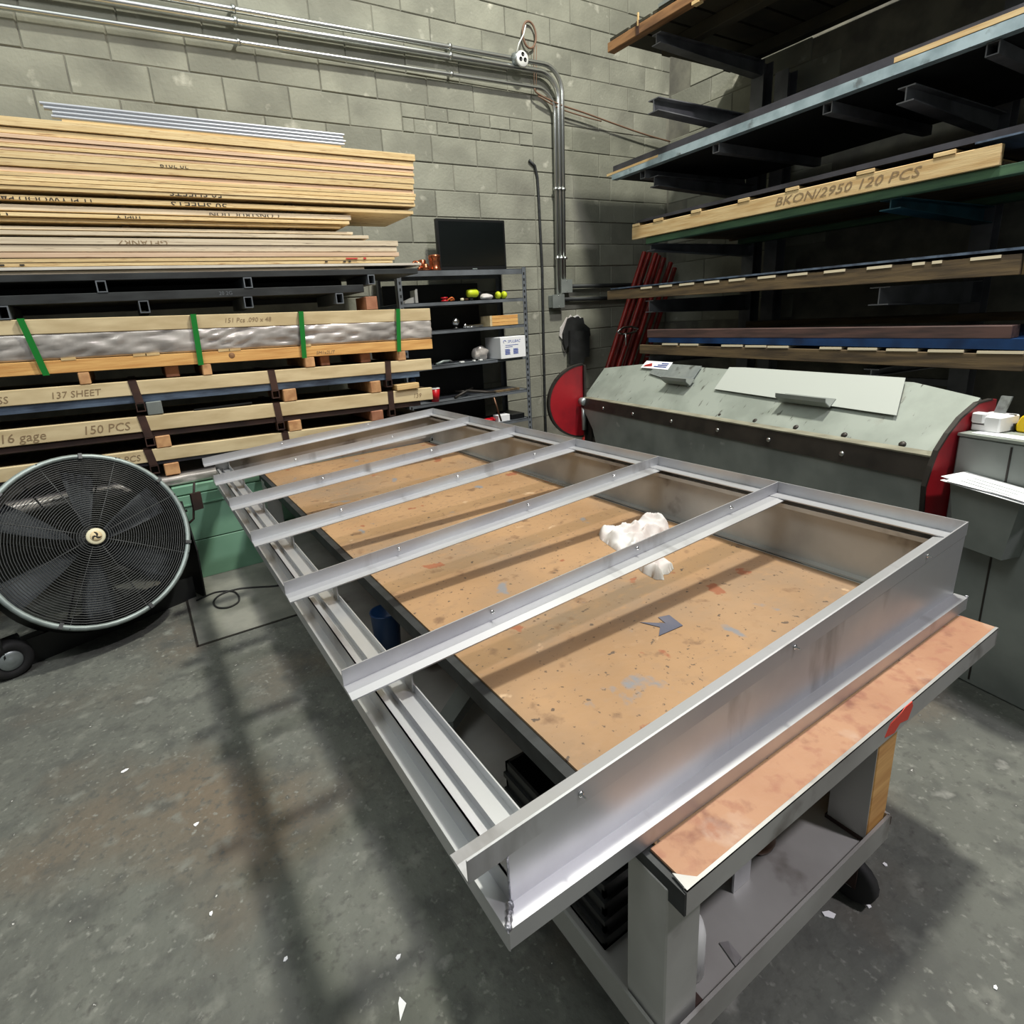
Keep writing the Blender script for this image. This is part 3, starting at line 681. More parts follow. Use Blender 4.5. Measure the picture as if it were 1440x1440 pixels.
one('wood_block', BX(1.575, 1.75, YC - .02, YC + .07, 1.0435, 1.083), 'pine', 'loose pale wood offcut on the right end of the 150 PCS crate', 'wood block', bevel=.003)
bm = B(); lathe(bm, [(.022, 0), (.03, .05), (.012, .075)], (1.76, YC + .12, 1.043), seg=12)
one('squeeze_bottle', bm, 'blue_plastic', 'small blue and white squeeze bottle behind the loose offcut', 'bottle')
obj_w = thing('wrapped_pack', 'low pack in wrinkled silver film on top of the green cabinet', 'pack', (.4, 3.95, .64))
obj('wrap', film(-1.0, 1.5, YC - .02, .66, .712, 0, 5.5, .008, 90, 6), 'silver_film', obj_w)
one('pack_riser', BX(-1.3, -1.02, YC + .02, YD, FL, .70), 'dark_steel', 'dark steel stand holding up the crates behind the fan', 'stand')
# --- green cabinet
t = thing('green_cabinet', 'long pale green steel cabinet under the stacked crates', 'cabinet', (.8, 3.95, FL))
gy = 3.665
obj('body', BX(.068, 1.62, gy + .014, YD, FL, .63), 'green_paint', t)
obj('lid', BX(.062, 1.63, gy + .002, YD, .60, .652), 'green_paint', t, bevel=.003)
obj('panel', BX(.07, 1.615, gy, gy + .013, .535, .592), 'green_paint', t, bevel=.002)
obj('panel', BX(.07, 1.615, gy + .002, gy + .013, .305, .528), 'green_paint', t, bevel=.002)
obj('panel', BX(.07, 1.615, gy + .002, gy + .013, FL + .004, .298), 'green_paint', t, bevel=.002)
obj('lip', BX(.068, 1.62, gy - .006, gy, .528, .537), 'green_paint', t)

# ================================================================== DRUM FAN
FT = math.radians(26); FYAW = math.radians(19.3)
fan = thing('drum_fan', 'large black drum fan with a pale rim tilted up on a wheeled base', 'fan', (-.32, 3.21, FL), FYAW)
LR = ROOT[fan]
AX = LR @ Matrix.Translation((0, 0, .582 - FL)) @ Matrix.Rotation(-FT, 4, 'X') @ Matrix.Rotation(PI / 2, 4, 'X')   # local z = towards the viewer
RF = .441
def ring(bm, R, z, r, seg=56, s2=5, X=AX):
    tube(bm, [X @ V(R * math.cos(2 * PI * i / seg), R * math.sin(2 * PI * i / seg), z) for i in range(seg)], r, s2, closed=True)
bm = B(); lathe(bm, [(RF - .004, -.005), (RF - .012, -.03), (RF - .02, -.30), (RF - .024, -.30), (RF - .017, -.03), (RF - .012, -.005)], seg=64, X=AX)
for f in [f for f in bm.faces if len(f.verts) > 10]: bm.faces.remove(f)
obj('drum', bm, 'black_paint', fan)
bm = B(); ring(bm, RF - .012, .0, .0135, 64, 8); obj('rim', bm, 'fan_rim', fan, 'pale grey rolled rim')
bm = B(); n = 34
for i in range(n):
    R = .055 + (RF - .055 - .022) * i / (n - 1)
    dome = .02 + .045 * (1 - (R / RF) ** 2)
    ring(bm, R, dome - .02, .0024, 48, 4)
stuff(obj('grille', bm, 'wire_black', fan))
for a in range(8):
    th = 2 * PI * a / 8 + .25; pts = []
    for i in range(7):
        R = .05 + (RF - .06) * i / 6; pts.append(AX @ V(R * math.cos(th), R * math.sin(th), .045 * (1 - (R / RF) ** 2) - .003))
    pts.append(AX @ V((RF - .004) * math.cos(th), (RF - .004) * math.sin(th), .016))
    bm = B(); tube(bm, pts, .003, 5); obj('grille_spoke', bm, 'wire_black', fan)
bm = B(); lathe(bm, [(.0, .044), (.041, .044), (.041, .05), (.036, .053), (0, .053)], seg=32, X=AX); bd = obj('badge', bm, 'cream', fan, 'round cream badge with a swirl')
bm = B(); lathe(bm, [(.0, .0535), (.026, .0535), (.026, .0545), (0, .0545)], seg=28, X=AX); obj('badge_disc', bm, 'cardboard_wood', bd)
bm = B()
for k in range(3):
    a0 = 2 * PI * k / 3 + .4
    pts = [AX @ V((.003 * (1 - f) + .022 * f) * math.cos(a0 + 1.3 * f), .022 * f * math.sin(a0 + 1.3 * f), .0555) for f in (0, .25, .5, .75, 1)]
    tube(bm, pts, [.003, .004, .0045, .0035, .0015], 6)
obj('badge_swirl', bm, 'black_ink', bd)
for k in range(12):
    pass
bm = B(); lathe(bm, [(.0, -.02), (.06, -.02), (.075, -.035), (.075, -.2), (0, -.2)], seg=24, X=AX); obj('motor', bm, 'black_paint', fan)
for k in range(6):
    a0 = 2 * PI * k / 6 + .35; bm = B(); g = []
    for i in range(6):
        R = .07 + .33 * i / 5; row = []
        wd = .55 - .16 * i / 5
        for j in range(6):
            th = a0 + (j / 5 - .5) * wd * (1.0 if i else .8); zz_ = -.12 + (j / 5 - .5) * (.10 - .04 * i / 5)
            row.append(bm.verts.new(AX @ V(R * math.cos(th), R * math.sin(th), zz_)))
        g.append(row)
    for i in range(5):
        for j in range(5): bm.faces.new((g[i][j], g[i + 1][j], g[i + 1][j + 1], g[i][j + 1])).smooth = True
    r = bmesh.ops.solidify(bm, geom=bm.faces[:], thickness=.003)
    obj('blade', bm, 'shelf_grey', fan)
bm = B()
for i in range(9): ring(bm, .07 + .04 * i, -.3, .0022, 40, 4)
stuff(obj('rear_grille', bm, 'wire_black', fan))
bm = B()
for a in range(4):
    th = PI * a / 4 + .3; tube(bm, [AX @ V(.42 * math.cos(th), .42 * math.sin(th), -.298), AX @ V(-.42 * math.cos(th), -.42 * math.sin(th), -.298)], .005, 5)
obj('motor_strut', bm, 'wire_black', fan)
for k in range(7):      # clips round the rim
    th = 2 * PI * k / 7 + .5; bm = B()
    X = AX @ Matrix.Rotation(th, 4, 'Z') @ Matrix.Translation((RF - .012, 0, .0))
    b2 = B(); box(b2, -.016, .012, -.008, .008, .006, .020); b2.transform(X); obj('clip', b2, 'wire_black', fan)
# base
def LB(*a):
    b2 = B(); box(b2, *a); b2.transform(LR); return b2
b2 = LB(-.36, .43, .06, .075, .0, .13); obj('base_front', b2, 'black_paint', fan)
b2 = LB(-.36, .43, .075, .40, .0, .02); obj('base_tray', b2, 'black_paint', fan)
for s_ in (-1, 1):
    x = s_ * .452
    b2 = B(); prism(b2, [(x, .0, .0), (x, .34, .0), (x, .20, .56), (x, .05, .58), (x, -.02, .30)], (.008, 0, 0)); b2.transform(LR)
    obj('side_bracket', b2, 'black_paint', fan)
    b2 = B(); lathe(b2, [(0, 0), (.018, 0), (.018, .02), (.008, .022), (.008, .04), (0, .04)], seg=10, X=LR @ Matrix.Translation((x + (.008 if s_ > 0 else 0), .12, .50)) @ Matrix.Rotation(s_ * PI / 2, 4, 'Y'))
    obj('knob', b2, 'wire_black', fan)
for s_ in (-1,):
    wr = .088
    X = LR @ Matrix.Translation((s_ * .43, .02, wr)) @ Matrix.Rotation(PI / 2, 4, 'X')
    # wheel seen face on, at the front left of the base
    b2 = B(); lathe(b2, [(0, -.025), (wr * .55, -.025), (wr * .62, -.03), (wr * .92, -.03), (wr, -.018), (wr, .018), (wr * .92, .03), (wr * .62, .03), (wr * .55, .022), (0, .022)], seg=32, X=X)
    wh = obj('wheel', b2, 'rubber', fan)
    b2 = B(); lathe(b2, [(0, .0235), (wr * .53, .0235), (wr * .5, .029), (wr * .3, .026), (wr * .16, .034), (0, .034)], seg=28, X=X); obj('wheel_hub', b2, 'galvanized', wh)
    b2 = LB(s_ * .43 - .09, s_ * .43 + .06, .05, .09, .10, .17); obj('axle_bracket', b2, 'black_paint', fan)
b2 = B(); tube(b2, [LR @ V(.47, .10, .42), LR @ V(.515, .09, .45), LR @ V(.53, .08, .55), LR @ V(.555, .08, .66)], .007, 6)
hd = obj('handle', b2, 'rust_steel', fan)
b2 = B(); box(b2, .52, .575, .07, .09, .50, .60); b2.transform(LR); obj('handle_plate', b2, 'rust_steel', hd)
pts = [(.06, 3.34), (.10, 3.36), (.17, 3.38), (.25, 3.33), (.27, 3.24), (.255, 3.16), (.20, 3.13), (.15, 3.17), (.14, 3.26), (.19, 3.33), (.28, 3.34), (.38, 3.29), (.46, 3.24), (.52, 3.22)]
def smooth(pts, n=6):
    out = []; P_ = [Vector(p) for p in pts]
    for i in range(len(P_) - 1):
        p0, p1, p2, p3 = P_[max(i - 1, 0)], P_[i], P_[i + 1], P_[min(i + 2, len(P_) - 1)]
        for k in range(n):
            t_ = k / n; out.append(.5 * ((2 * p1) + (p2 - p0) * t_ + (2 * p0 - 5 * p1 + 4 * p2 - p3) * t_ ** 2 + (3 * p1 - p0 - 3 * p2 + p3) * t_ ** 3))
    out.append(P_[-1]); return out
bm = B(); sp = smooth([(p[0], p[1], FL + .009) for p in pts]); tube(bm, sp, .005, 6)
one('power_cord', bm, 'rubber', 'black power cord looped on the floor beside the fan', 'cord')

# ================================================================== SHELF UNIT by the back wall
YS = 4.27; YSB = 4.70
def sb(x0, x1, z0, z1, y0, y1):
    a, b = S(x0, z0); d, e = S(x1, z1); return BX(a, d, y0, y1, b, e)
sh = thing('shelf_unit', 'grey steel shelf unit with slotted uprights against the block wall', 'shelf', (2.5, 4.5, FL))
px0, px1 = S(1.775, 0)[0], S(2.955, 0)[0]
def upright(x, dx, y, dy, ztop):
    bm = B(); box(bm, x, x + dx * .042, y, y + dy * .004, FL, ztop) if dx > 0 else box(bm, x + dx * .042, x, min(y, y + dy * .004), max(y, y + dy * .004), FL, ztop)
    box(bm, min(x, x + dx * .004), max(x, x + dx * .004), min(y, y + dy * .042), max(y, y + dy * .042), FL, ztop)
    u = obj('upright', bm, 'shelf_grey', sh)
    bm = B(); z = FL + .05
    while z < ztop - .03:
        xx = x + dx * .018; box(bm, min(xx, xx + dx * .014), max(xx, xx + dx * .014), y - .0012 if dy > 0 else y, y if dy > 0 else y + .0012, z, z + .022); z += .05
    stuff(obj('slot', bm, 'black_paint', u))
ZTP = S(0, 1.888)[1]
for x, dx in ((px0, 1), (px1, -1)):
    upright(x, dx, YS - .004, 1, ZTP); upright(x, dx, YSB, -1, ZTP)
SHZ = []
for za, zb in ((1.878, 1.835), (1.645, 1.618), (1.430, 1.405), (1.160, 1.136), (.875, .85), (.62, .595)):
    a = S(0, za)[1]; b = S(0, zb)[1]; SHZ.append(a)
    bm = B(); box(bm, px0 + .005, px1 - .005, YS + .002, YS + .006, b, a); box(bm, px0 + .005, px1 - .005, YS + .002, YSB - .006, a - .004, a); box(bm, px0 + .005, px1 - .005, YSB - .008, YSB - .006, b, a)
    box(bm, px0 + .005, px1 - .005, YS + .006, YS + .022, b, b + .003)
    obj('shelf_board', bm, 'shelf_grey', sh)
obj('back_sheet', BX(px0 + .05, S(2.72, 0)[0], YSB - .004, YSB - .001, FL + .3, S(0, 1.80)[1]), 'black_paint', sh, 'dark backing sheet')
s0, s1, s2_, s3, s4, s5 = SHZ
# television
t = thing('television', 'black flat television leaning against the wall on top of the shelf unit', 'television', (2.81, 4.6, s0))
x0 = 2.144 * 1.1457; x1 = 2.768 * 1.1457; z1 = 1.5 + .745 * 1.1457
b2 = BX(x0, x1, 4.56, 4.60, s0 + .012, z1); obj('case', b2, 'black_plastic', t, bevel=.006)
obj('screen', BX(x0 + .022, x1 - .022, 4.5575, 4.5605, s0 + .055, z1 - .022), 'screen_black', t)
obj('stand', BX((x0 + x1) / 2 - .12, (x0 + x1) / 2 + .12, 4.56, 4.66, s0 + .001, s0 + .013), 'black_plastic', t)
obj('maker_mark', BX((x0 + x1) / 2 - .02, (x0 + x1) / 2 + .03, 4.5585, 4.5598, s0 + .028, s0 + .036), 'fan_rim', t)
def cyl(name, x, y, z, prof, m, lab, cat, seg=20, group=None):
    bm = B(); lathe(bm, prof, (x, y, z), seg); return one(name, bm, m, lab, cat, group)
cx = lambda v: v * KW
cyl('copper_coupling', cx(2.142), YS + .075, s0 + .001, [(.046, 0), (.05, .004), (.05, .016), (.046, .022), (.046, .09), (.05, .096), (.05, .118), (.046, .122), (.040, .122), (.040, .02)], 'copper', 'tall polished copper coupling in front of the television', 'coupling', 24)
cyl('copper_coupling', cx(2.052), YS + .06, s0 + .001, [(.03, 0), (.034, .004), (.034, .03), (.025, .042), (.025, .05), (.022, .05), (.022, .01)], 'copper', 'short copper reducer left of the tall coupling', 'coupling', 20)
cyl('copper_coupling', cx(2.075), YS + .16, s0 + .001, [(.028, 0), (.032, .01), (.032, .09), (.028, .095), (.025, .095), (.025, .02)], 'copper', 'middle-sized copper coupling behind the short reducer', 'coupling', 20)
bm = B(); sp = [(cx(1.99) + .03 * math.cos(a), YS + .08 + .02 * math.sin(a), s0 + .045 + .03 * math.sin(a)) for a in [i * PI / 8 for i in range(-4, 9)]]
tube(bm, sp, .012, 8); one('copper_elbow', bm, 'copper', 'curved copper elbow at the left end of the shelf top', 'elbow')
# second shelf
bm = B(); X0 = cx(1.93); box(bm, X0, X0 + .008, YS + .03, YS + .12, s1 + .001, s1 + .10); hexa(bm, [(X0 - .09, YS + .05, s1 + .001), (X0, YS + .05, s1 + .001), (X0, YS + .1, s1 + .001), (X0 - .09, YS + .1, s1 + .001), (X0 - .08, YS + .05, s1 + .02), (X0, YS + .05, s1 + .05), (X0, YS + .1, s1 + .05), (X0 - .08, YS + .1, s1 + .02)])
box(bm, X0 + .008, X0 + .024, YS + .03, YS + .034, s1 + .001, s1 + .108)
one('angle_bracket', bm, 'raw_steel', 'bent steel bracket at the left end of the second shelf', 'bracket')
def blob(name, x, y, z, r, m, lab, cat, sq=(1, 1, .6), seed=1, amp=.25):
    bm = B(); bmesh.ops.create_icosphere(bm, subdivisions=3, radius=1)
    for v in bm.verts:
        n = 1 + amp * noise.noise(v.co * 1.6 + V(seed, seed, seed)); v.co = V(v.co.x * sq[0], v.co.y * sq[1], max(v.co.z, -.75) * sq[2]) * (r * n)
    mz = min(v.co.z for v in bm.verts)
    bm.transform(Matrix.Translation((x, y, z - mz)))
    for f in bm.faces: f.smooth = True
    return one(name, bm, m, lab, cat)
cyl('red_spool', cx(2.19), YS + .05, s1 + .001, [(.026, 0), (.03, .004), (.03, .01), (.018, .012), (.018, .024), (.03, .026), (.03, .034), (.01, .036)], 'red_plastic', 'red spool on the second shelf', 'spool')
bm = B(); sp = smooth([(cx(2.22), YS + .06, s1 + .008), (cx(2.25), YS + .04, s1 + .03), (cx(2.28), YS + .06, s1 + .012), (cx(2.27), YS + .1, s1 + .01)]); tube(bm, sp, .007, 6)
one('orange_cord', bm, 'orange', 'short orange cord beside the red spool', 'cord')
cyl('small_jar', cx(2.35), YS + .05, s1 + .001, [(.014, 0), (.016, .003), (.016, .018), (.010, .022), (0, .022)], 'cream', 'small pale jar in the middle of the second shelf', 'jar', 14)
bm = B(); box(bm, cx(2.37), cx(2.40), YS + .03, YS + .07, s1 + .001, s1 + .018); one('small_tin', bm, 'old_copper', 'small brown tin beside the pale jar', 'tin', bevel=.003)
def drill(x, y, z, s_, lab):
    t = thing('drill', lab, 'drill', (x, y, z))
    bm = B(); lathe(bm, [(.0, 0), (.03, .004), (.034, .03), (.034, .09), (.024, .105), (0, .105)], seg=16, X=Matrix.Translation((x - .05, y, z + .06)) @ Matrix.Rotation(PI / 2, 4, 'Y') @ Matrix.Scale(s_, 4)); obj('body', bm, 'hiviz', t)
    bm = B(); lathe(bm, [(.018, 0), (.014, .04), (.006, .045), (.004, .06)], seg=12, X=Matrix.Translation((x + .055 * s_, y, z + .06)) @ Matrix.Rotation(PI / 2, 4, 'Y') @ Matrix.Scale(s_, 4)); obj('chuck', bm, 'black_plastic', t)
    bm = B(); box(bm, x - .03, x + .0, y - .014, y + .014, z + .002, z + .05); obj('grip', bm, 'black_plastic', t, bevel=.004)
drill(cx(2.47), YS + .09, s1, 1.0, 'yellow-green power drill on the second shelf')
blob('work_glove', cx(2.585), YS + .06, s1, .05, 'cloth_white', 'greyish work glove beside the yellow-green drill', 'glove', (1.2, .8, .55), 4)
t = thing('ear_defenders', 'yellow and black ear defenders at the right end of the second shelf', 'ear defenders', (cx(2.73), YS + .07, s1))
for dx in (-.028, .036):
    bm = B(); lathe(bm, [(0, -.018), (.026, -.018), (.032, -.006), (.032, .006), (.024, .018), (0, .018)], seg=18, X=Matrix.Translation((cx(2.73) + dx, YS + .06, s1 + .033)) @ Matrix.Rotation(PI / 2, 4, 'Y')); obj('ear_cup', bm, 'hiviz', t)
bm = B(); tube(bm, [(cx(2.73) - .03 + .07 * (1 - math.cos(a)) / 2 , YS + .06 + .10 * math.sin(a), s1 + .04 + .01 * math.sin(a)) for a in [i * PI / 10 for i in range(11)]], .007, 6); obj('headband', bm, 'black_plastic', t)
# third shelf
t = thing('chrome_ball', 'chrome ball on a stand on the third shelf', 'ball', (cx(2.29), YS + .08, s2_))
bm = B(); bmesh.ops.create_uvsphere(bm, u_segments=18, v_segments=12, radius=.034); bm.transform(Matrix.Translation((cx(2.29), YS + .08, s2_ + .062)))
for f in bm.faces: f.smooth = True
obj('ball', bm, 'chrome', t); bm = B(); lathe(bm, [(.026, .001), (.026, .01), (.012, .016), (.012, .034)], (cx(2.29), YS + .08, s2_), 14); obj('stand', bm, 'black_plastic', t)
bm = B(); lathe(bm, [(0, 0), (.016, .003), (.02, .015), (.016, .03), (.009, .034), (.009, .2), (0, .2)], seg=14, X=Matrix.Translation((cx(2.345), YS + .05, s2_ + .021)) @ Matrix.Rotation(PI / 2, 4, 'Y'))
one('chrome_tube', bm, 'chrome', 'shiny chrome tube with a round head on the third shelf', 'tube')
bm = B(); tube(bm, [(cx(2.40), YS + .11, s2_ + .008), (cx(2.56), YS + .11, s2_ + .008)], .006, 8); one('chrome_rod', bm, 'chrome', 'thin chrome rod behind the chrome tube on the third shelf', 'rod')
t = thing('wooden_box', 'pale wooden box at the right end of the third shelf', 'box', (cx(2.72), YS + .1, s2_))
for z in range(3): obj('board', BX(cx(2.60), cx(2.862), YS + .01, YS + .16, s2_ + .001 + z * .03, s2_ + .029 + z * .03), 'pine_orange', t, bevel=.002)
obj('end_board', BX(cx(2.578), cx(2.60) - .001, YS + .008, YS + .162, s2_ + .001, s2_ + .091), 'cardboard_wood', t)
# fourth shelf
t = thing('cardboard_box', 'white printed box at the right end of the fourth shelf', 'box', (cx(2.76), YS + .1, s3))
x0, x1 = cx(2.63), cx(2.885); z0, z1 = s3 + .001, s3 + .19; yb = YS - .055
obj('body', BX(x0, x1, yb, YS + .2, z0, z1), 'paper', t, bevel=.003)
yb -= .001
text('SPULBAC', .034, (x0 + .075, yb, z1 - .052), FRONT, 'blue_ink', t, shear=.25)
bm = B(); tube(bm, [(x0 + .045 + .014 * math.cos(a), yb, z1 - .04 + .012 * math.sin(a)) for a in [i * .5 for i in range(9)]], .0025, 4); obj('logo', bm, 'blue_ink', t)
bm = B(); box(bm, x0 + .05, x0 + .19, yb - .0004, yb, z1 - .075, z1 - .071); box(bm, x0 + .05, x0 + .13, yb - .0004, yb, z1 - .09, z1 - .086)
for k in range(6):
    for q in (.045, .135):
        box(bm, x0 + q, x0 + q + .056 - .006 * (k % 2), yb - .0004, yb, z0 + .035 + k * .0085, z0 + .040 + k * .0085)
obj('print', bm, 'blue_ink', t)
blob('plastic_bag', cx(2.53), YS + .12, s3, .085, 'silver_film', 'crumpled clear plastic bag beside the white printed box', 'bag', (.9, .7, .8), 8, .4)
t = thing('pliers', 'pair of pliers with pale handles on the fourth shelf', 'pliers', (cx(2.12), YS + .05, s3))
bm = B(); tube(bm, [(cx(2.06), YS + .03, s3 + .012), (cx(2.13), YS + .04, s3 + .03), (cx(2.19), YS + .04, s3 + .03)], [.011, .012, .008], 8); obj('handle', bm, 'fan_rim', t)
bm = B(); tube(bm, [(cx(2.07), YS + .1, s3 + .012), (cx(2.13), YS + .07, s3 + .02), (cx(2.19), YS + .045, s3 + .028)], [.011, .012, .008], 8); obj('handle', bm, 'black_plastic', t)
bm = B(); tube(bm, [(cx(2.185), YS + .04, s3 + .029), (cx(2.225), YS + .04, s3 + .012)], [.014, .006], 8); obj('jaw', bm, 'dark_steel', t)
for i, (x, wv) in enumerate(((2.285, .04), (2.41, .02), (2.47, .03))):
    bm = BX(cx(x), cx(x) + wv, YS + .03, YS + .06, s3 + .001, s3 + .014)
    one('small_carton', bm, 'white_plastic', ['largest white carton lying right of the pliers', 'smallest white carton on the fourth shelf', 'white carton nearest the plastic bag on the fourth shelf'][i], 'carton', bevel=.002)
# fifth shelf
t = thing('plastic_cup', 'red plastic cup on the fifth shelf beside the crate ends', 'cup', (cx(2.04), YS + .06, s4))
bm = B(); lathe(bm, [(.032, .001), (.046, .112), (.043, .112), (.029, .01), (0, .01)], (cx(2.04), YS + .06, s4), 24); obj('body', bm, 'red_plastic', t)
bm = B(); lathe(bm, [(.0445, .110), (.048, .113), (.0445, .117), (.042, .113)], (cx(2.04), YS + .06, s4), 24); obj('lip', bm, 'white_plastic', t)
bm = B()
tube(bm, [(cx(2.21), YS + .04, s4 + .012), (cx(2.35), YS + .08, s4 + .05), (cx(2.52), YS + .06, s4 + .02), (cx(2.60), YS + .02, s4 + .012)], [.012, .016, .014, .009], 8)
tube(bm, [(cx(2.28), YS + .16, s4 + .05), (cx(2.35), YS + .09, s4 + .045), (cx(2.45), YS + .16, s4 + .06)], .011, 8)
one('clamp', bm, 'machine_dark', 'dark sprawling clamp tool on the fifth shelf', 'clamp')
one('wood_strip', BX(cx(2.60), cx(2.86), YS + .03, YS + .07, s4 + .001, s4 + .02), 'old_wood', 'narrow brown wood strip at the right of the fifth shelf', 'wood strip', bevel=.002)
bm = B(); tube(bm, [(cx(2.555), YS - .02, s4 - .03), (cx(2.61), YS - .03, s5 + .02)], .009, 8); one('copper_rod', bm, 'old_copper', 'thin brown rod leaning between the two lowest shelves', 'rod')
one('white_box', BX(cx(2.62), cx(2.74), YS + .03, YS + .12, s5 + .001, s5 + .06), 'paper', 'small white box on the lowest shelf', 'box', bevel=.002)
one('dark_tray', BX(cx(2.76), cx(2.9), YS + .03, YS + .3, s5 + .001, s5 + .05), 'black_plastic', 'black tray right of the small white box', 'tray', bevel=.004)
blob('red_rag', cx(2.55), YS + .07, s5, .05, 'red_plastic', 'dull red bundle on the lowest shelf beside the rod', 'bundle', (1.4, .8, .5), 11, .4)

# ================================================================== CONDUITS AND WALL FITTINGS
def wallpts(pts, y): return [(S(x, z)[0], y, S(x, z)[1]) for x, z in pts]
def bend(cx_, cz_, r, n=8): return [(cx_ + r * math.sin(a), cz_ + r * math.cos(a)) for a in [PI / 2 * i / n for i in range(n + 1)]]
def conduit(zl, zr, xv, r, zend, rad, lab):
    pts = [(-1.2, zl - .04), (-.24, zl)] + [(xv - r - .6, zl + (zr - zl) * .85)] + bend(xv - r, zr - r, r) + [(xv + (-.02 if xv < 3.7 else -.03) , zend)]
    bm = B(); tube(bm, wallpts(pts, YA - .056), rad, 10)
    t = obj('conduit', bm, 'galv_pipe', None, lab); t['category'] = 'conduit'; t['group'] = 'steel conduits on the block wall'; recentre(t)
    for x, z in ((1.0, zl + (zr - zl) * .36), (2.6, zl + (zr - zl) * .8)):
        bm = B(); X, Z = S(x, z); tube(bm, [(X - .012, YA - .056, Z - .001), (X + .012, YA - .056, Z + .001)], rad * 1.35, 10); box(bm, X - .012, X + .012, YA - .05, YA - .004, Z + rad, Z + rad * 1.2); obj('conduit_strap', bm, 'galv_pipe', t)
    for z in (2.6, 2.0):
        bm = B(); X, Z = S(xv - .015, z); tube(bm, [(X, YA - .056, Z - .012), (X, YA - .056, Z + .012)], rad * 1.35, 10); obj('conduit_strap', bm, 'galv_pipe', t)
conduit(3.50, 3.585, 3.735, .20, 1.80, .021, 'topmost steel conduit, bending down to the upper junction box')
conduit(3.43, 3.525, 3.69, .20, 1.665, .023, 'middle steel conduit, bending down to the lower junction box')
conduit(3.32, 3.395, 3.645, .18, 1.665, .017, 'lowest steel conduit, on the left where they drop')
def jbox(x0, x1, z0, z1, lab):
    a, b = S(x0, z0); d, e = S(x1, z1)
    t = thing('junction_box', lab, 'electrical box', ((a + d) / 2, YA - .04, b))
    obj('body', BX(a, d, YA - .075, YA, b, e), 'machine_grey', t, bevel=.004); obj('cover', BX(a - .004, d + .004, YA - .079, YA - .074, b - .004, e + .004), 'machine_grey', t)
    bm = B()
    for z in (b + .01, e - .01): lathe(bm, [(.005, 0), (.004, .003), (0, .003)], seg=8, X=Matrix.Translation(((a + d) / 2, YA - .079, z)) @ Matrix.Rotation(PI / 2, 4, 'X'))
    obj('screw', bm, 'galv_pipe', t)
jbox(3.655, 3.785, 1.688, 1.802, 'upper grey junction box at the foot of the conduits')
jbox(3.545, 3.683, 1.552, 1.668, 'lower grey junction box at the foot of the conduits')
for (xa, za, xb, zb, lab) in ((3.79, 1.742, 4.95, 1.73, 'upper dark pipe running right from the junction boxes'), (3.69, 1.625, 4.75, 1.60, 'lower dark pipe running right from the junction boxes')):
    bm = B(); tube(bm, wallpts([(xa, za), (xb, zb)], YA - .04), .022, 10); one('wall_pipe', bm, 'dark_steel', lab, 'pipe')
bm = B(); tube(bm, wallpts([(3.37, 2.83), (3.43, 2.79), (3.455, 2.70), (3.46, 2.6), (3.475, 1.9), (3.46, 1.2), (3.45, .6), (3.45, 0)], YA - .012), .013, 8)
one('thin_pipe', bm, 'dark_steel', 'thin dark pipe running down the wall right of the shelf unit', 'pipe')
t = thing('socket', 'round white ceiling-type socket hung on the conduits with a cord loop', 'socket', (S(3.25, 0)[0], YA - .06, S(0, 3.55)[1]))
X, Z = S(3.215, 3.57)
bm = B(); lathe(bm, [(.05, 0), (.05, .05), (.045, .055), (0, .055)], seg=22, X=Matrix.Translation((X, YA - .06, Z)) @ Matrix.Rotation(PI / 2, 4, 'X') @ Matrix.Rotation(.5, 4, 'Y')); obj('box', bm, 'galvanized', t)
X2, Z2 = S(3.26, 3.56); XM = Matrix.Translation((X2, YA - .115, Z2)) @ Matrix.Rotation(PI / 2, 4, 'X')
bm = B(); lathe(bm, [(.064, 0), (.066, .01), (.06, .018), (0, .018)], seg=26, X=XM); fc = obj('face', bm, 'white_plastic', t)
bm = B()
for u, v in ((-.024, -.006), (.024, -.006), (0, .034)): lathe(bm, [(.017, .0182), (.017, .021), (.011, .021), (.011, .0195), (0, .0195)], seg=14, X=XM @ Matrix.Translation((u, v, 0)))
obj('hole', bm, 'black_plastic', fc)
bm = B(); tube(bm, wallpts([(3.215, 3.60), (3.25, 3.68), (3.30, 3.75), (3.325, 3.82)], YA - .10), [.003, .006, .007, .006], 6); obj('pull_cord', bm, 'white_plastic', t)
bm = B(); XL_, ZL_ = S(3.41, 3.79); tube(bm, [(XL_ + .075 * math.cos(a), YA - .03, ZL_ + .105 * math.sin(a)) for a in [2 * PI * i / 24 for i in range(24)]], .010, 6, closed=True)
tube(bm, wallpts([(3.46, 3.71), (3.45, 3.5), (3.44, 3.37)], YA - .06), .0035, 5); tube(bm, wallpts([(3.435, 3.71), (3.425, 3.5), (3.42, 3.37)], YA - .06), .0035, 5)
one('wire_loop', bm, 'brown_wire', 'brown coil of wire hung on the wall above the conduit bend', 'wire')
bm = B(); tube(bm, smooth(wallpts([(3.42, 3.38), (3.46, 3.345), (3.70, 3.29), (4.0, 3.255), (4.4, 3.20), (4.8, 3.15), (5.15, 3.12)], YA - .065), 4), .008, 6)
tube(bm, smooth(wallpts([(3.46, 3.33), (3.70, 3.26), (4.0, 3.225), (4.2, 3.21)], YA - .062), 4), .006, 6)
one('wall_cable', bm, 'brown_wire', 'brown cable running right along the wall from the wire coil', 'cable')
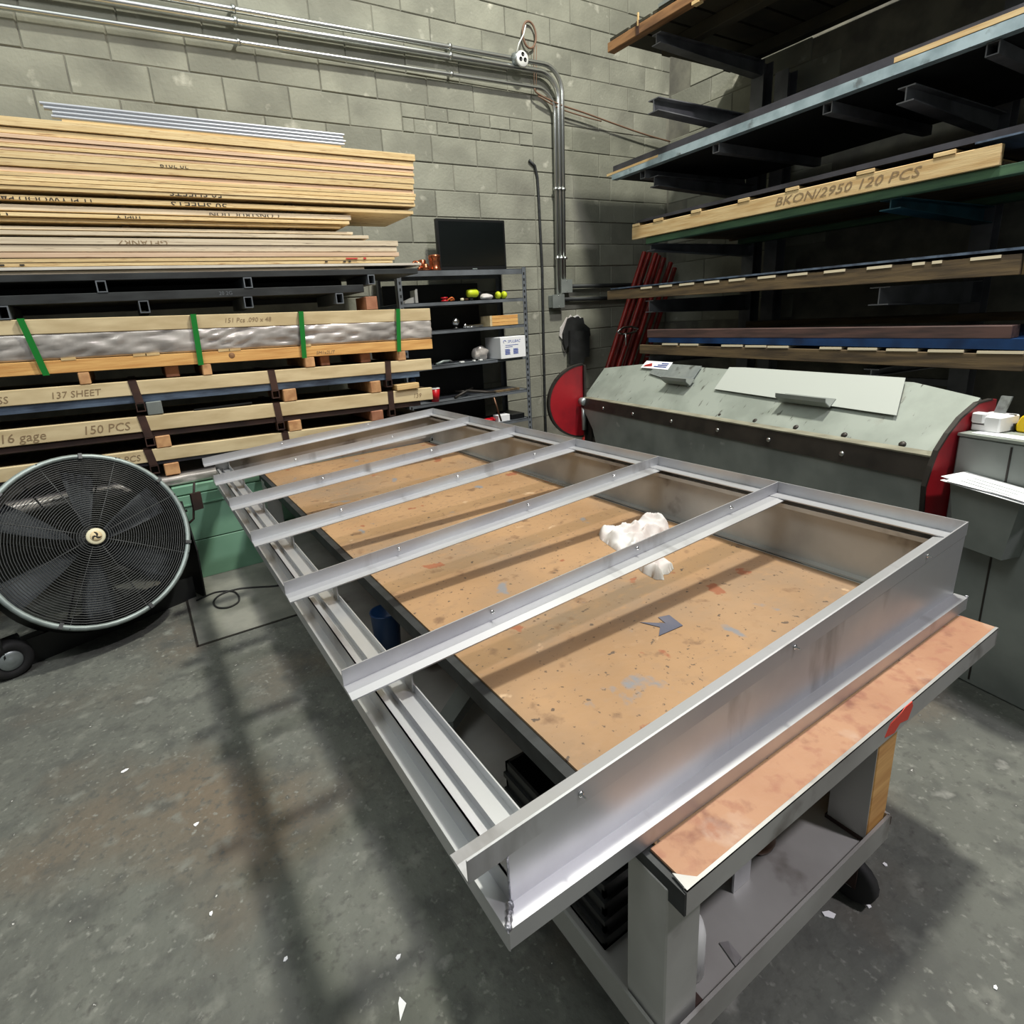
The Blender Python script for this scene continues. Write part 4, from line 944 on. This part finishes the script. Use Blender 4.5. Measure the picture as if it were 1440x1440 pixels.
# black gloves hung on the wall
t = thing('black_gloves', 'black cloth gloves hung on the block wall below the junction box', 'gloves', (S(3.85, 0)[0], YA - .05, S(0, .99)[1]))
def flat_poly(pts, y, th):
    bm = B(); prism(bm, [(S(x, z)[0], y, S(x, z)[1]) for x, z in pts], (0, th, 0)); return bm
obj('cuff', flat_poly([(3.745, 1.324), (4.0, 1.306), (3.992, 1.05), (3.93, 1.045), (3.91, .985), (3.74, .995)], YA - .085, .03), 'cloth_black', t)
obj('palm', flat_poly([(3.69, 1.30), (3.76, 1.44), (3.81, 1.455), (3.85, 1.44), (3.885, 1.455), (3.91, 1.43), (3.945, 1.44), (3.96, 1.38), (4.03, 1.33), (4.04, 1.26), (3.99, 1.20), (3.76, 1.20), (3.71, 1.14), (3.69, 1.2)], YA - .05, .03), 'cloth_black', t)
obj('fringe', flat_poly([(3.675, 1.36), (3.70, 1.38), (3.76, 1.455), (3.78, 1.44), (3.81, 1.475), (3.83, 1.45), (3.9, 1.47), (3.93, 1.445), (3.97, 1.43), (4.0, 1.35), (4.05, 1.30), (4.02, 1.16), (3.99, 1.14), (3.76, 1.3), (3.72, 1.12), (3.70, 1.16), (3.70, 1.24), (3.66, 1.28)], YA - .018, .012), 'cloth_white', t, 'torn pale lining')
# red poles leaning in the corner
poles = [((4.387, .89), (4.94, 2.067), 4.42), ((4.475, .90), (5.02, 2.06), 4.52), ((4.56, .906), (5.12, 2.052), 4.40), ((4.66, .91), (5.17, 2.03), 4.58), ((4.74, .92), (5.25, 2.005), 4.44), ((4.84, .91), (5.36, 1.958), 4.50), ((4.99, .91), (5.46, 1.90), 4.56)]
POL = ['leftmost', 'second', 'third', 'fourth', 'fifth', 'sixth', 'rightmost']
for i, ((xa, za), (xb, zb), y) in enumerate(poles):
    f = y / 4.5; xa, xb = xa * f, xb * f; za, zb = 1.5 + (za - 1.5) * f, 1.5 + (zb - 1.5) * f
    sl = (xb - xa) / (zb - za); x0 = xa - sl * (za - FL)
    bm = B(); tube(bm, [(x0, y, FL + .006), (min(xb, 5.5), y, zb)], .027, 10, caps=False); tube(bm, [(x0, y, FL + .006), (min(xb, 5.5), y, zb)], .022, 10, caps=False)
    one('red_pole', bm, 'red_pipe', '%s of the red pipes leaning in the corner behind the bending machine' % POL[i], 'pole', 'red poles leaning in the corner')
bm = B()
ringp = [(4.50, 1.26), (4.58, 1.30), (4.70, 1.305), (4.80, 1.28), (4.78, 1.25), (4.66, 1.235), (4.56, 1.235)]
tube(bm, [(x * .975, 4.35, 1.5 + (z - 1.5) * .975) for x, z in ringp], .012, 6, closed=True)
tube(bm, [(4.60 * .975, 4.33, 1.25), (4.605 * .975, 4.33, 1.12)], .01, 6)
one('pole_clamp', bm, 'chrome', 'chrome clamp round the red poles', 'clamp')

# ================================================================== CANTILEVER RACK AND ITS LOAD (front plane XC)
XC = 3.9; XE = 5.30
rk = thing('cantilever_rack', 'heavy grey steel rack of beam arms and columns along the right wall', 'rack', (5.2, 2.6, FL))
def ibeam_v(x, y, z0, z1, m='beam_grey'):
    bm = B(); wv, d, t_ = .12, .14, .009
    box(bm, x, x + t_, y - wv / 2, y + wv / 2, z0, z1); box(bm, x + d - t_, x + d, y - wv / 2, y + wv / 2, z0, z1); box(bm, x + t_, x + d - t_, y - t_ / 2, y + t_ / 2, z0, z1)
    return bm
def arm(y, z0, z1, tip, m='beam_grey', wv=.085):
    bm = B(); t_ = .007; x1 = XE + .02
    dz = .05   # taper towards the tip
    ybot = lambda x: z0 - dz * (x - tip) / (x1 - tip)
    box(bm, tip, x1, y - wv / 2, y + wv / 2, z1 - t_, z1)
    hexa(bm, [(tip, y - wv / 2, z0), (x1, y - wv / 2, z0 - dz), (x1, y + wv / 2, z0 - dz), (tip, y + wv / 2, z0), (tip, y - wv / 2, z0 + t_), (x1, y - wv / 2, z0 - dz + t_), (x1, y + wv / 2, z0 - dz + t_), (tip, y + wv / 2, z0 + t_)])
    hexa(bm, [(tip, y - t_ / 2, z0 + t_), (x1, y - t_ / 2, z0 - dz + t_), (x1, y + t_ / 2, z0 - dz + t_), (tip, y + t_ / 2, z0 + t_), (tip, y - t_ / 2, z1 - t_), (x1, y - t_ / 2, z1 - t_), (x1, y + t_ / 2, z1 - t_), (tip, y + t_ / 2, z1 - t_)])
    return obj('arm', bm, m, rk)
for y in (1.74, 3.53): obj('column', ibeam_v(XE, y, FL, 3.55), 'beam_grey', rk)
ya, yb = 1.74, 3.53
arm(yb, 3.475, 3.552, 3.98); arm(ya, 3.475, 3.552, 3.98)
arm(3.30, 2.905, 2.995, 3.70, wv=.10)
obj('column', ibeam_v(XE, 3.30, FL, 3.4), 'beam_grey', rk)
arm(yb, 2.458, 2.538, 3.98); arm(ya, 2.510, 2.592, 3.98)
arm(yb, 1.958, 2.012, 3.95); arm(ya, 1.952, 2.012, 3.95, 'teal_lit', wv=.11)  # near arm carries the teal light in its colour
arm(yb, 1.452, 1.552, 3.94); arm(ya, 1.415, 1.522, 3.94, wv=.11)
arm(yb, 1.012, 1.072, 3.95); arm(ya, .985, 1.03, 3.95)
for z in (.75, 2.42): obj('brace', BX(XE + .05, XE + .09, ya + .07, yb - .07, z, z + .05), 'beam_grey', rk)

def load(label, cat, z, name='crate'): return thing(name, label, cat, (4.5, 2.4, z))
def slats(t, z0, z1, spans, sl=0, m='pine_y', x0=XC - .004, x1=XE - .02):
    for a, b in spans:
        y0, y1 = min(a, b), max(a, b)
        obj('slat', BX(x0, x1, y0, y1, z0 + sl * (y0 + y1) / 2, z1 + sl * (y0 + y1) / 2), m, t, bevel=.002)
# level 1, top
t = load('rusty brown timber pallet on the top arms of the rack', 'pallet', 3.55, 'pallet')
obj('beam', BX(XC, XC + .08, -1.2, 3.98, 3.575, 3.645), 'brown_wood', t, bevel=.004)
obj('beam', BX(XC + .45, XC + .55, -1.2, 3.80, 3.553, 3.645), 'dark_timber', t, bevel=.004)
obj('beam', BX(XE - .12, XE - .02, -1.2, 3.80, 3.553, 3.645), 'dark_timber', t, bevel=.004)
for k in range(22): obj('deck_board', BX(XC + .002, XE + .18, 3.75 - k * .225, 3.75 - k * .225 + .2, 3.647, 3.667), 'dark_timber', t)
obj('shade_sheet', BX(XC + .09, XE + .25, -1.2, 3.85, 3.668, 3.70), 'black_paint', t, 'added dark sheet shading the rack below')  # added to block lamp light from the rack interior and right wall
obj('tin_sheet', BX(XC - .005, XC + .085, 1.0, 3.44, 3.668, 3.69), 'galvanized', t, 'bright tin sheet')
obj('strap', BX(XC - .006, XC - .001, 3.63, 3.66, 3.57, 3.668), 'brown_strap', t)
obj('peg', BX(XC - .01, XC + .002, 3.635, 3.645, 3.63, 3.72), 'pine', t)
obj('block', BX(XC - .002, XC + .05, 3.08, 3.14, 3.553, 3.575), 'pine_y', t)
# level 2: dark sheets edged by a galvanised angle, square tubes below
t = load('dark sheet bundle edged with a bluish galvanised angle on the second arms', 'steel sheets', 2.6, 'sheet_bundle')
s2 = -.024
def zz2(y, z): return z + s2 * (y - 2.5)
def yb2(x0, x1, y0, y1, z0, z1, sl, ref=2.5): return ybar(B(), x0, x1, y0, y1, z0 + sl * (y0 - ref), z1 + sl * (y0 - ref), z0 + sl * (y1 - ref), z1 + sl * (y1 - ref))
bm = yb2(XC - .005, XC, .5, 3.93, 2.625, 2.682, s2); 
b_ = yb2(XC, XC + .06, .5, 3.93, 2.625, 2.630, s2); b_.to_mesh(tmp := bpy.data.meshes.new('q')); bm.from_mesh(tmp); b_.free(); bpy.data.meshes.remove(tmp)
obj('edge_angle', bm, 'galv_pale', t)
obj('sheet_pack', yb2(XC + .012, XE - .02, .5, 3.93, 2.684, 2.735, s2), 'sheet_dark', t)
obj('underside', yb2(XC + .062, XE - .02, .5, 3.9, 2.625, 2.682, s2), 'black_paint', t)  # black colour stands in for the shade inside the rack
obj('wood_strip', yb2(XC - .006, XC + .008, .5, 1.78, 2.686, 2.712, s2), 'pine_y', t, 'pale wood strip')
obj('wood_strip', yb2(XC - .006, XC + .008, 3.42, 3.99, 2.668, 2.686, s2), 'pine_y', t, 'pale wood strip')
for i, y in enumerate((1.357, 2.138, 2.915, 3.609)):
    z1 = 2.622 + s2 * (y - 2.5)
    bm = B(); b_ = sq_tube(0, 0, XE - XC - .05, z1 - .062 - 0, z1, .055, .006)
    b_.transform(Matrix.Translation((XC + .03, y, 0)) @ Matrix.Rotation(-PI / 2, 4, 'Z') @ Matrix.Translation((-.0275, 0, 0))); bm.free()
    one('square_tube', b_, 'beam_grey', ['nearest', 'second', 'third', 'farthest'][i] + ' square tube under the galvanised-edged sheet bundle', 'tube', 'square tubes under the rack sheets')
# level 3: pale lumber crate
t = load('long pale wood crate lettered BKON with grey sheets on the third arms', 'crate', 2.07)
obj('front_board', BX(XC, XC + .04, 1.25, 3.697, 2.067, 2.168), 'pine_y', t, bevel=.003)
obj('rear_board', BX(XE - .06, XE - .02, 1.25, 3.697, 2.067, 2.168), 'old_wood', t)
obj('base', BX(XC + .04, XE - .06, 1.27, 3.68, 2.082, 2.10), 'old_wood', t)
slats(t, 2.169, 2.190, ((1.437, 1.536), (1.82, 1.918), (2.26, 2.35), (2.604, 2.694), (3.0, 3.09), (3.36, 3.46), (3.61, 3.69)))
obj('sheet_pack', ybar(B(), XC - .002, XE - .04, .95, 3.64, 2.20, 2.234, 2.191, 2.212), 'sheet_dark', t)
obj('blue_film', BX(XC - .004, XC + .4, .93, 1.36, 2.190, 2.199), 'blue_film', t)
text('BKON/2950 120 PCS', .075, (XC - .0015, 2.42, 2.095), SIDE, 'pencil', t, shear=.25, sx=1.25)
for i, (x, w_, lab) in enumerate(((XC + .02, .07, 'dark green timber under the front of the BKON crate'), (XE - .12, .08, 'dark green timber under the rear of the BKON crate'))):
    one('green_timber', BX(x, x + w_, 1.0, 3.56, 2.014, 2.066), 'green_timber', lab, 'timber', bevel=.003)
# level 4
t = load('brown wood crate with pale slat ends on the fourth arms', 'crate', 1.56)
obj('front_board', ybar(B(), XC, XC + .04, 1.10, 4.0, 1.530, 1.632, 1.585, 1.665), 'old_wood', t, bevel=.003)
obj('end_board', ybar(B(), XC + .04, XE - .03, 1.10, 1.14, 1.530, 1.632, 1.531, 1.632), 'pine', t)
obj('deck', ybar(B(), XC + .041, XE - .03, 1.15, 3.97, 1.545, 1.625, 1.592, 1.66), 'black_paint', t)  # deck coloured black to hold the rack's inner shade
for a, b in ((3.467, 3.59), (3.257, 3.387), (3.042, 3.183), (2.817, 2.947), (2.605, 2.736), (2.377, 2.507), (2.16, 2.293), (1.927, 2.055), (1.672, 1.805), (1.51, 1.57), (1.43, 1.476), (1.18, 1.306)):
    z = 1.628 + (1.667 - 1.628) * ((a + b) / 2 - 1.1) / 2.9
    obj('slat', BX(XC - .003, XC + .3, a, b, z - .010, z + .006), 'slat_pale', t)
obj('sheet_pack', ybar(B(), XC - .004, XE - .03, .85, 3.95, 1.648, 1.662, 1.676, 1.686), 'blue_film', t, 'thin sheets in pale blue film')
# level 5
t = load('dark brown crate with worn slats and blue-wrapped sheets on the lowest arms', 'crate', 1.08)
obj('front_board', ybar(B(), XC, XC + .04, 1.02, 3.6, 1.048, 1.135, 1.10, 1.178), 'old_wood', t, bevel=.003)
obj('end_board', BX(XC + .04, XE - .03, 1.02, 1.06, 1.05, 1.134), 'pine', t)
obj('deck', ybar(B(), XC + .041, XE - .03, 1.07, 3.58, 1.066, 1.13, 1.11, 1.17), 'black_paint', t)  # black here is interior shade put into the deck colour
for a, b in ((3.191, 3.345), (2.988, 3.161), (2.599, 2.773), (2.413, 2.574), (2.251, 2.401), (1.906, 2.039), (1.701, 1.866), (1.489, 1.649), (1.274, 1.438), (1.026, 1.216)):
    z = 1.145 + .018 * ((a + b) / 2 - 1.0)
    obj('slat', BX(XC - .003, XC + .3, a, b, z - .010, z + .004), 'slat_pale', t)
obj('blue_wrap', ybar(B(), XC + .004, XE - .05, .95, 3.5, 1.156, 1.212, 1.20, 1.236), 'blue_plastic', t)
one('red_timber', ybar(B(), XC + .006, XC + .12, 1.09, 3.52, 1.214, 1.281, 1.2385, 1.306), 'red_wood', 'reddish timber lying on the blue-wrapped sheets', 'timber', bevel=.003)
one('spacer_timber', BX(XE - .16, XE - .06, 1.1, 3.4, 1.245, 1.30), 'old_wood', 'dark timber at the rear of the blue-wrapped sheets', 'timber')

# ================================================================== BENDING MACHINE
TH = -math.atan2(.469, 2.366)
bk = thing('bending_machine', 'long grey sheet-metal bending machine with red end plates', 'machine', (2.387, .81, FL), TH)
LK = ROOT[bk]; Dz = -FL
def K(bm): bm.transform(LK @ Matrix.Translation((0, 0, Dz))); return bm
L0, L1 = .0, 2.45
# sloped clamping beam
sec = lambda x0, z0, x1, z1, y, dx=0: None
bm = B()
# front-slope face as a solid: front edge, ridge, back
F0, F1 = (.062, .05, .878), (.05, 2.44, .858)
ridge = [(.318, .30, 1.118), (.318, 2.06, 1.118)]
top_pts = [V(.07, .045, .885), V(.05, 2.50, .862), V(.262, 2.54, 1.062), V(.312, 2.06, 1.115), V(.322, .31, 1.122), V(.288, .05, 1.088)]
bot = [p + V(.10, 0, -.03) for p in top_pts]
a = [bm.verts.new(p) for p in top_pts]; b = [bm.verts.new(p + V(.012, 0, -.012)) for p in top_pts]
bm.faces.new(a); bm.faces.new(b[::-1])
for i in range(6): bm.faces.new((a[i], a[(i + 1) % 6], b[(i + 1) % 6], b[i]))
obj('top_leaf', K(bm), 'machine_top', bk)
bm = B(); hexa(bm, [(.09, .06, .80), (.5, .06, .55), (.5, 2.45, .55), (.09, 2.45, .80), (.09, .06, .868), (.33, .06, 1.07), (.33, 2.45, 1.05), (.09, 2.45, .85)])
obj('beam_body', K(bm), 'machine_grey', bk)
bm = B(); hexa(bm, [(-.012, .018, .822), (.07, .018, .822), (.06, 2.45, .795), (-.008, 2.45, .795), (.005, .018, .904), (.075, .018, .90), (.06, 2.45, .862), (.005, 2.45, .862)])
obj('bend_edge', K(bm), 'machine_dark', bk, 'dark worn bending bar')
bm = B(); hexa(bm, [(.004, .018, .906), (.075, .018, .906), (.065, 2.45, .864), (.006, 2.45, .864), (.004, .018, .912), (.075, .018, .912), (.065, 2.45, .870), (.006, 2.45, .870)])
obj('nose_strip', K(bm), 'nose', bk, 'dull worn nose strip')
for y in (.18, .42, .66, .90, 1.14, 1.38, 1.63, 1.90, 2.16):
    bm = B(); f = y / 2.45; z = .905 - .04 * f; x = .098
    lathe(bm, [(.013, 0), (.013, .008), (.008, .012), (0, .012)], seg=8, X=Matrix.Translation((x, y, z + .008)) @ Matrix.Rotation(-PI / 4, 4, 'Y'))
    obj('bolt', K(bm), 'machine_dark', bk)
for y in (.35, .72, 1.05, 1.42, 1.8, 2.15):
    bm = B(); f = y / 2.45; lathe(bm, [(.011, 0), (.010, .006), (0, .006)], seg=8, X=Matrix.Translation((-.002, y, .86 - .04 * f)) @ Matrix.Rotation(-PI / 2, 4, 'Y')); obj('bolt', K(bm), 'galv_pipe', bk)
bm = B(); prism(bm, [(.0, .018, .823), (.0, 2.44, .797), (.0, 2.30, .65), (.0, 2.15, .30), (.0, .018, .30)], (.03, 0, 0))
obj('apron', K(bm), 'machine_grey', bk)
obj('bed', K(BX(.06, .52, .10, 2.42, .12, .56)), 'machine_dark', bk)
for y in (.02, 2.40): obj('foot', K(BX(.05, .60, y, y + .10, FL, .80)), 'machine_dark', bk)
def dplate(y, th, inner=None):
    C0 = V(.032, y, .838); R = .278; out = []
    n = 22
    for i in range(n + 1):
        a_ = PI / 2 + PI * i / n; out.append(V(C0.x + R * math.cos(a_) * 1.04, y, C0.z + R * math.sin(a_)))
    return out
bm = B(); prism(bm, dplate(2.475, .02), (0, .03, 0)); ep = obj('end_plate', K(bm), 'red_paint', bk)
bm = B(); prism(bm, [p + V(0, -.002, 0) for p in [V(.032 + .29 * math.cos(q_) * 1.04, 2.475, .838 + .283 * math.sin(q_)) for q_ in [PI / 2 + PI * i / 22 for i in range(23)]] + [V(.032 + .276 * math.cos(q_) * 1.04, 2.475, .838 + .270 * math.sin(q_)) for q_ in [PI / 2 + PI * i / 22 for i in range(22, -1, -1)]]], (0, .034, 0))
obj('edge_band', K(bm), 'machine_dark', ep)
bm = B(); box(bm, .028, .046, 2.455, 2.50, .57, 1.11); obj('hinge_bar', K(bm), 'machine_dark', ep)
bm = B(); lathe(bm, [(.03, 0), (.03, .05), (.018, .056), (0, .056)], seg=14, X=Matrix.Translation((.0, 2.455, .84)) @ Matrix.Rotation(PI / 2, 4, 'X')); tube(bm, [(.01, 2.44, .80), (.012, 2.44, .62)], .018, 8); obj('hinge_pin', K(bm), 'galvanized', ep)
# near end plate: a curved red quadrant
yq = .004
arc = [(.285, 1.085), (.205, 1.08), (.12, 1.035), (.065, .985), (.02, .928), (.0, .872), (-.018, .80), (-.012, .74), (.0, .62), (.03, .55)]
arc = [(x - .012, z + .004) for x, z in arc]
bm = B(); prism(bm, [V(x, yq, z) for x, z in arc] + [V(.30, yq, .55), V(.30, yq, 1.087)], (0, .012, 0)); ep = obj('end_plate', K(bm), 'red_paint', bk)
bm = B(); prism(bm, [V(x - .004, yq - .003, z + .003) for x, z in arc] + [V(x + .003, yq - .003, z - .002) for x, z in arc[::-1]], (0, .016, 0)); obj('edge_band', K(bm), 'machine_dark', ep)
# housing at the near end
HX = .10
hs = obj('housing', K(BX(HX, .85, -.75, -.002, FL, .978)), 'machine_grey', bk, bevel=.006)
obj('seam', K(BX(HX - .003, HX, -.165, -.160, FL + .02, .965)), 'machine_dark', hs)
obj('housing_lid', K(BX(HX - .004, .86, -.76, -.001, .979, .989)), 'machine_top', bk)
obj('counterweight', K(BX(.52, .80, -.30, -.03, .990, 1.06)), 'machine_dark', bk, bevel=.006)
SXK = LK @ Matrix.Translation((0, 0, Dz))
def kpt(x, y, z): return SXK @ V(x, y, z)
# pocket with papers
t = thing('sheet_metal_tray', 'dark sheet-metal pocket holding papers on the side of the machine housing', 'tray', kpt(HX - .06, -.16, .55))
bm = B()
pa, pb = -.03, -.255
pa, pb = -.055, -.26
P8 = [V(HX - .004, pb + .02, .60), V(HX - .004, pa - .02, .61), V(HX - .085, pa - .03, .61), V(HX - .085, pb + .03, .60), V(HX - .004, pb, .81), V(HX - .004, pa, .83), V(HX - .10, pa, .83), V(HX - .10, pb, .81)]
for f in ((0, 1, 2, 3), (2, 3, 7, 6), (0, 3, 7, 4), (1, 2, 6, 5)):
    pass
v8 = [bm.verts.new(p) for p in P8]
for f in ((0, 1, 2, 3), (3, 2, 6, 7), (0, 3, 7, 4), (2, 1, 5, 6), (1, 0, 4, 5)): bm.faces.new([v8[i] for i in f])
bmesh.ops.recalc_face_normals(bm, faces=bm.faces); bmesh.ops.solidify(bm, geom=bm.faces[:], thickness=.003)
obj('pocket', K(bm), 'machine_grey', t)
for i, (dx, dy, rz) in enumerate(((0, 0, 0), (.012, -.012, .12), (.02, .006, -.06))):
    z = .833 + i * .0045
    bm = BX(-.062, .062, -.125, .125, 0, .0012); bm.transform(SXK @ Matrix.Translation((HX - .078 + dx * .5, -.170 + dy, z)) @ Matrix.Rotation(rz, 4, 'Z') @ Matrix.Rotation(.085, 4, 'X'))
    o = thing('paper_sheet', ['lowest white paper sheet in the metal pocket', 'middle white paper sheet in the metal pocket', 'top white paper sheet in the metal pocket'][i], 'paper', kpt(HX - .078, -.165, z), 0, 'papers in the metal pocket')
    obj('sheet', bm, 'paper', o)
    if i == 2:
        bm = B()
        for k in range(3): box(bm, -.05 + .03 * k, -.044 + .03 * k, -.08, .07, .0013, .0016)
        bm.transform(SXK @ Matrix.Translation((HX - .078 + dx * .5, -.170 + dy, z)) @ Matrix.Rotation(rz, 4, 'Z') @ Matrix.Rotation(.085, 4, 'X')); obj('print', bm, 'fan_rim', o)
# gauge on the housing
ZH = .990
t = thing('gauge_box', 'white instrument box with a raised flap on the machine housing', 'instrument', kpt(.23, -.05, ZH))
obj('case', K(BX(.165, .275, -.085, .0, ZH, ZH + .056)), 'white_plastic', t, bevel=.004)
obj('dial_block', K(BX(.155, .19, -.04, -.002, ZH + .030, ZH + .066)), 'white_plastic', t, bevel=.004)
bm = B(); prism(bm, [V(.25, -.018, ZH + .056), V(.25, -.05, ZH + .056), V(.27, -.054, ZH + .115), V(.27, -.022, ZH + .115)], (.008, 0, 0)); obj('flap', K(bm), 'galvanized', t)
obj('slot', K(BX(.245, .258, -.085, -.066, ZH + .0562, ZH + .0572)), 'black_plastic', t)
obj('button', K(BX(.1635, .1652, -.04, -.004, ZH + .024, ZH + .0265)), 'black_plastic', t)
t = thing('tape_measure', 'yellow tape measure at the right edge on the machine housing', 'tape measure', kpt(.30, -.12, ZH))
bm = B(); prism(bm, [V(.235, y_ - .138, ZH + z_) for y_, z_ in ((.040, 0), (-.040, 0), (-.040, .05), (-.024, .066), (.012, .070), (.034, .054), (.044, .02))], (.042, 0, 0)); obj('case', K(bm), 'yellow', t, bevel=.005)
bm = B(); prism(bm, [V(.232, -.090, ZH), V(.232, -.0945, ZH), V(.232, -.0945, ZH + .028), V(.232, -.090, ZH + .028)], (.05, 0, 0)); obj('grip', K(bm), 'black_plastic', t)
one('paper_strip', K(BX(.12, .175, -.24, -.03, ZH - .0005, ZH + .0008)), 'paper', 'white paper strip under the instrument box', 'paper')
# loose sheets on the sloping leaf (45 degree slope)
def slope(u, y, h=0):    # u along the slope from the nose
    return V(.062 + u * .707 - h * .707, y, .878 + u * .707 + h * .707 - .012 * y / 2.4 + .004)
def on_slope(name, quad, h, th, m, lab, cat, shift=.004):
    bm = B(); a_ = [bm.verts.new(slope(u, y, shift + h)) for u, y in quad]; b_ = [bm.verts.new(slope(u, y, shift + h + th)) for u, y in quad]; n_ = len(quad)
    bm.faces.new(a_[::-1]); bm.faces.new(b_)
    for i in range(n_): bm.faces.new((a_[i], a_[(i + 1) % n_], b_[(i + 1) % n_], b_[i]))
    return one(name, K(bm), m, lab, cat)
on_slope('metal_sheet', [(.195, 1.30), (.355, 1.31), (.36, 1.20), (.36, .34), (.17, .27)], 0, .003, 'sheet_white', 'long whitish metal sheet lying on the sloping top of the machine', 'metal sheet')
on_slope('metal_sheet', [(.19, 1.515), (.35, 1.53), (.35, 1.95), (.26, 1.96)], 0, .003, 'galvanized', 'small pale green metal sheet lying on the sloping top of the machine', 'metal sheet')
st = on_slope('sticker', [(.30, 1.80), (.362, 1.805), (.362, 2.08), (.30, 2.09)], .0045, .001, 'paper', 'white sticker with red and blue print at the top of the machine', 'sticker')
def smark(quad, m, nm):
    bm = B(); inv = ROOT[st]
    f = [bm.verts.new(slope(u, y, .0108)) for u, y in quad]; bm.faces.new(f); g_ = bmesh.ops.solidify(bm, geom=bm.faces[:], thickness=.0004)
    return obj(nm, K(bm), m, st)
smark([(.31, 2.07), (.325, 2.06), (.345, 2.0), (.318, 1.98)], 'red_ink', 'emblem')
for k in range(3): smark([(.314 + k * .014, 1.83), (.322 + k * .014, 1.83), (.322 + k * .014, 1.96 - .03 * k), (.314 + k * .014, 1.96 - .03 * k)], 'blue_ink', 'print')
def clip_angle(y0, y1, u, lab):
    bm = B(); q = []
    prof = [(u, .0085), (u + .05, .0085), (u + .05, .0115), (u + .004, .0115), (u - .0, .048), (u + .012, .062), (u + .009, .064), (u - .004, .05)]
    a_ = [bm.verts.new(slope(p, y0, h)) for p, h in prof]; b_ = [bm.verts.new(slope(p, y1, h)) for p, h in prof]; n_ = len(prof)
    bm.faces.new(a_); bm.faces.new(b_[::-1])
    for i in range(n_): bm.faces.new((a_[i], a_[(i + 1) % n_], b_[(i + 1) % n_], b_[i]))
    return one('bent_offcut', K(bm), 'machine_grey', lab, 'offcut')
clip_angle(1.50, 1.73, .195, 'dark bent angle lying on the small green metal sheet')
clip_angle(.56, .83, .165, 'dark bent angle lying on the long whitish metal sheet')

# ================================================================== SCRAPS ON THE FLOOR
def chip(x, y, s_, m, lab, n_=5, a0=0, el=1.0):
    bm = B(); pts = []
    for i in range(n_):
        a_ = 2 * PI * i / n_; r = .62 * s_ * random.uniform(.6, 1.0)
        p = Vector((r * math.cos(a_) * el, r * math.sin(a_))); p = Matrix.Rotation(a0, 2) @ p; pts.append((x + p.x, y + p.y, FL + .001))
    prism(bm, pts, (0, 0, .002)); return one('paper_scrap', bm, m, lab, 'scrap', 'white scraps on the floor')
f_ = .967
bm = B(); prism(bm, [(.222, .862, FL + .001), (.232, .895, FL + .001), (.24, .905, FL + .001), (.247, .885, FL + .001)], (0, 0, .002)); one('paper_triangle', bm, 'paper', 'pointed white scrap at the bottom edge of the picture', 'scrap')
for x, y, s_, el, a0, lab in ((.044, 1.169, .009, 1.4, .8, 'white chip on the floor left of the shadow bar'), (.279, 1.015, .013, 1.2, .3, 'white chip on the floor near the frame corner'), (1.223, .493, .02, 1.8, -.6, 'longest white scrap on the floor right of the table legs'), (1.325, .448, .013, 1.3, .4, 'round white scrap on the floor beyond the longest one'),
                           (1.64, .55, .016, 1.6, .2, 'white scrap on the floor beside the far castor'), (1.477, .477, .01, 1.2, .9, 'small white chip on the floor by the castor'), (1.358, .211, .009, 1.3, .2, 'white chip at the lower right of the floor'),
                           (-.104, 1.739, .012, 1.5, .4, 'pale flake on the floor in the middle of the left side'), (.224, 3.2, .01, 1.4, .2, 'small white chip beside the cord loop'), (-.303, 2.149, .012, 2.0, .3, 'long pale flake on the floor in front of the fan'), (.542, .952, .008, 1.2, .1, 'tiny white chip under the frame corner'), (-.10, 1.40, .010, 1.3, 1.0, 'pale flake on the floor below the middle one')):
    chip(x * f_, y * f_, s_, 'paper', lab, random.choice((5, 6, 4)), a0, el)

# ------------------------------------------------------------------ everything down so that the floor is at z = 0
for o in list(COL.objects):
    if o.parent is None: o.location.z -= FL
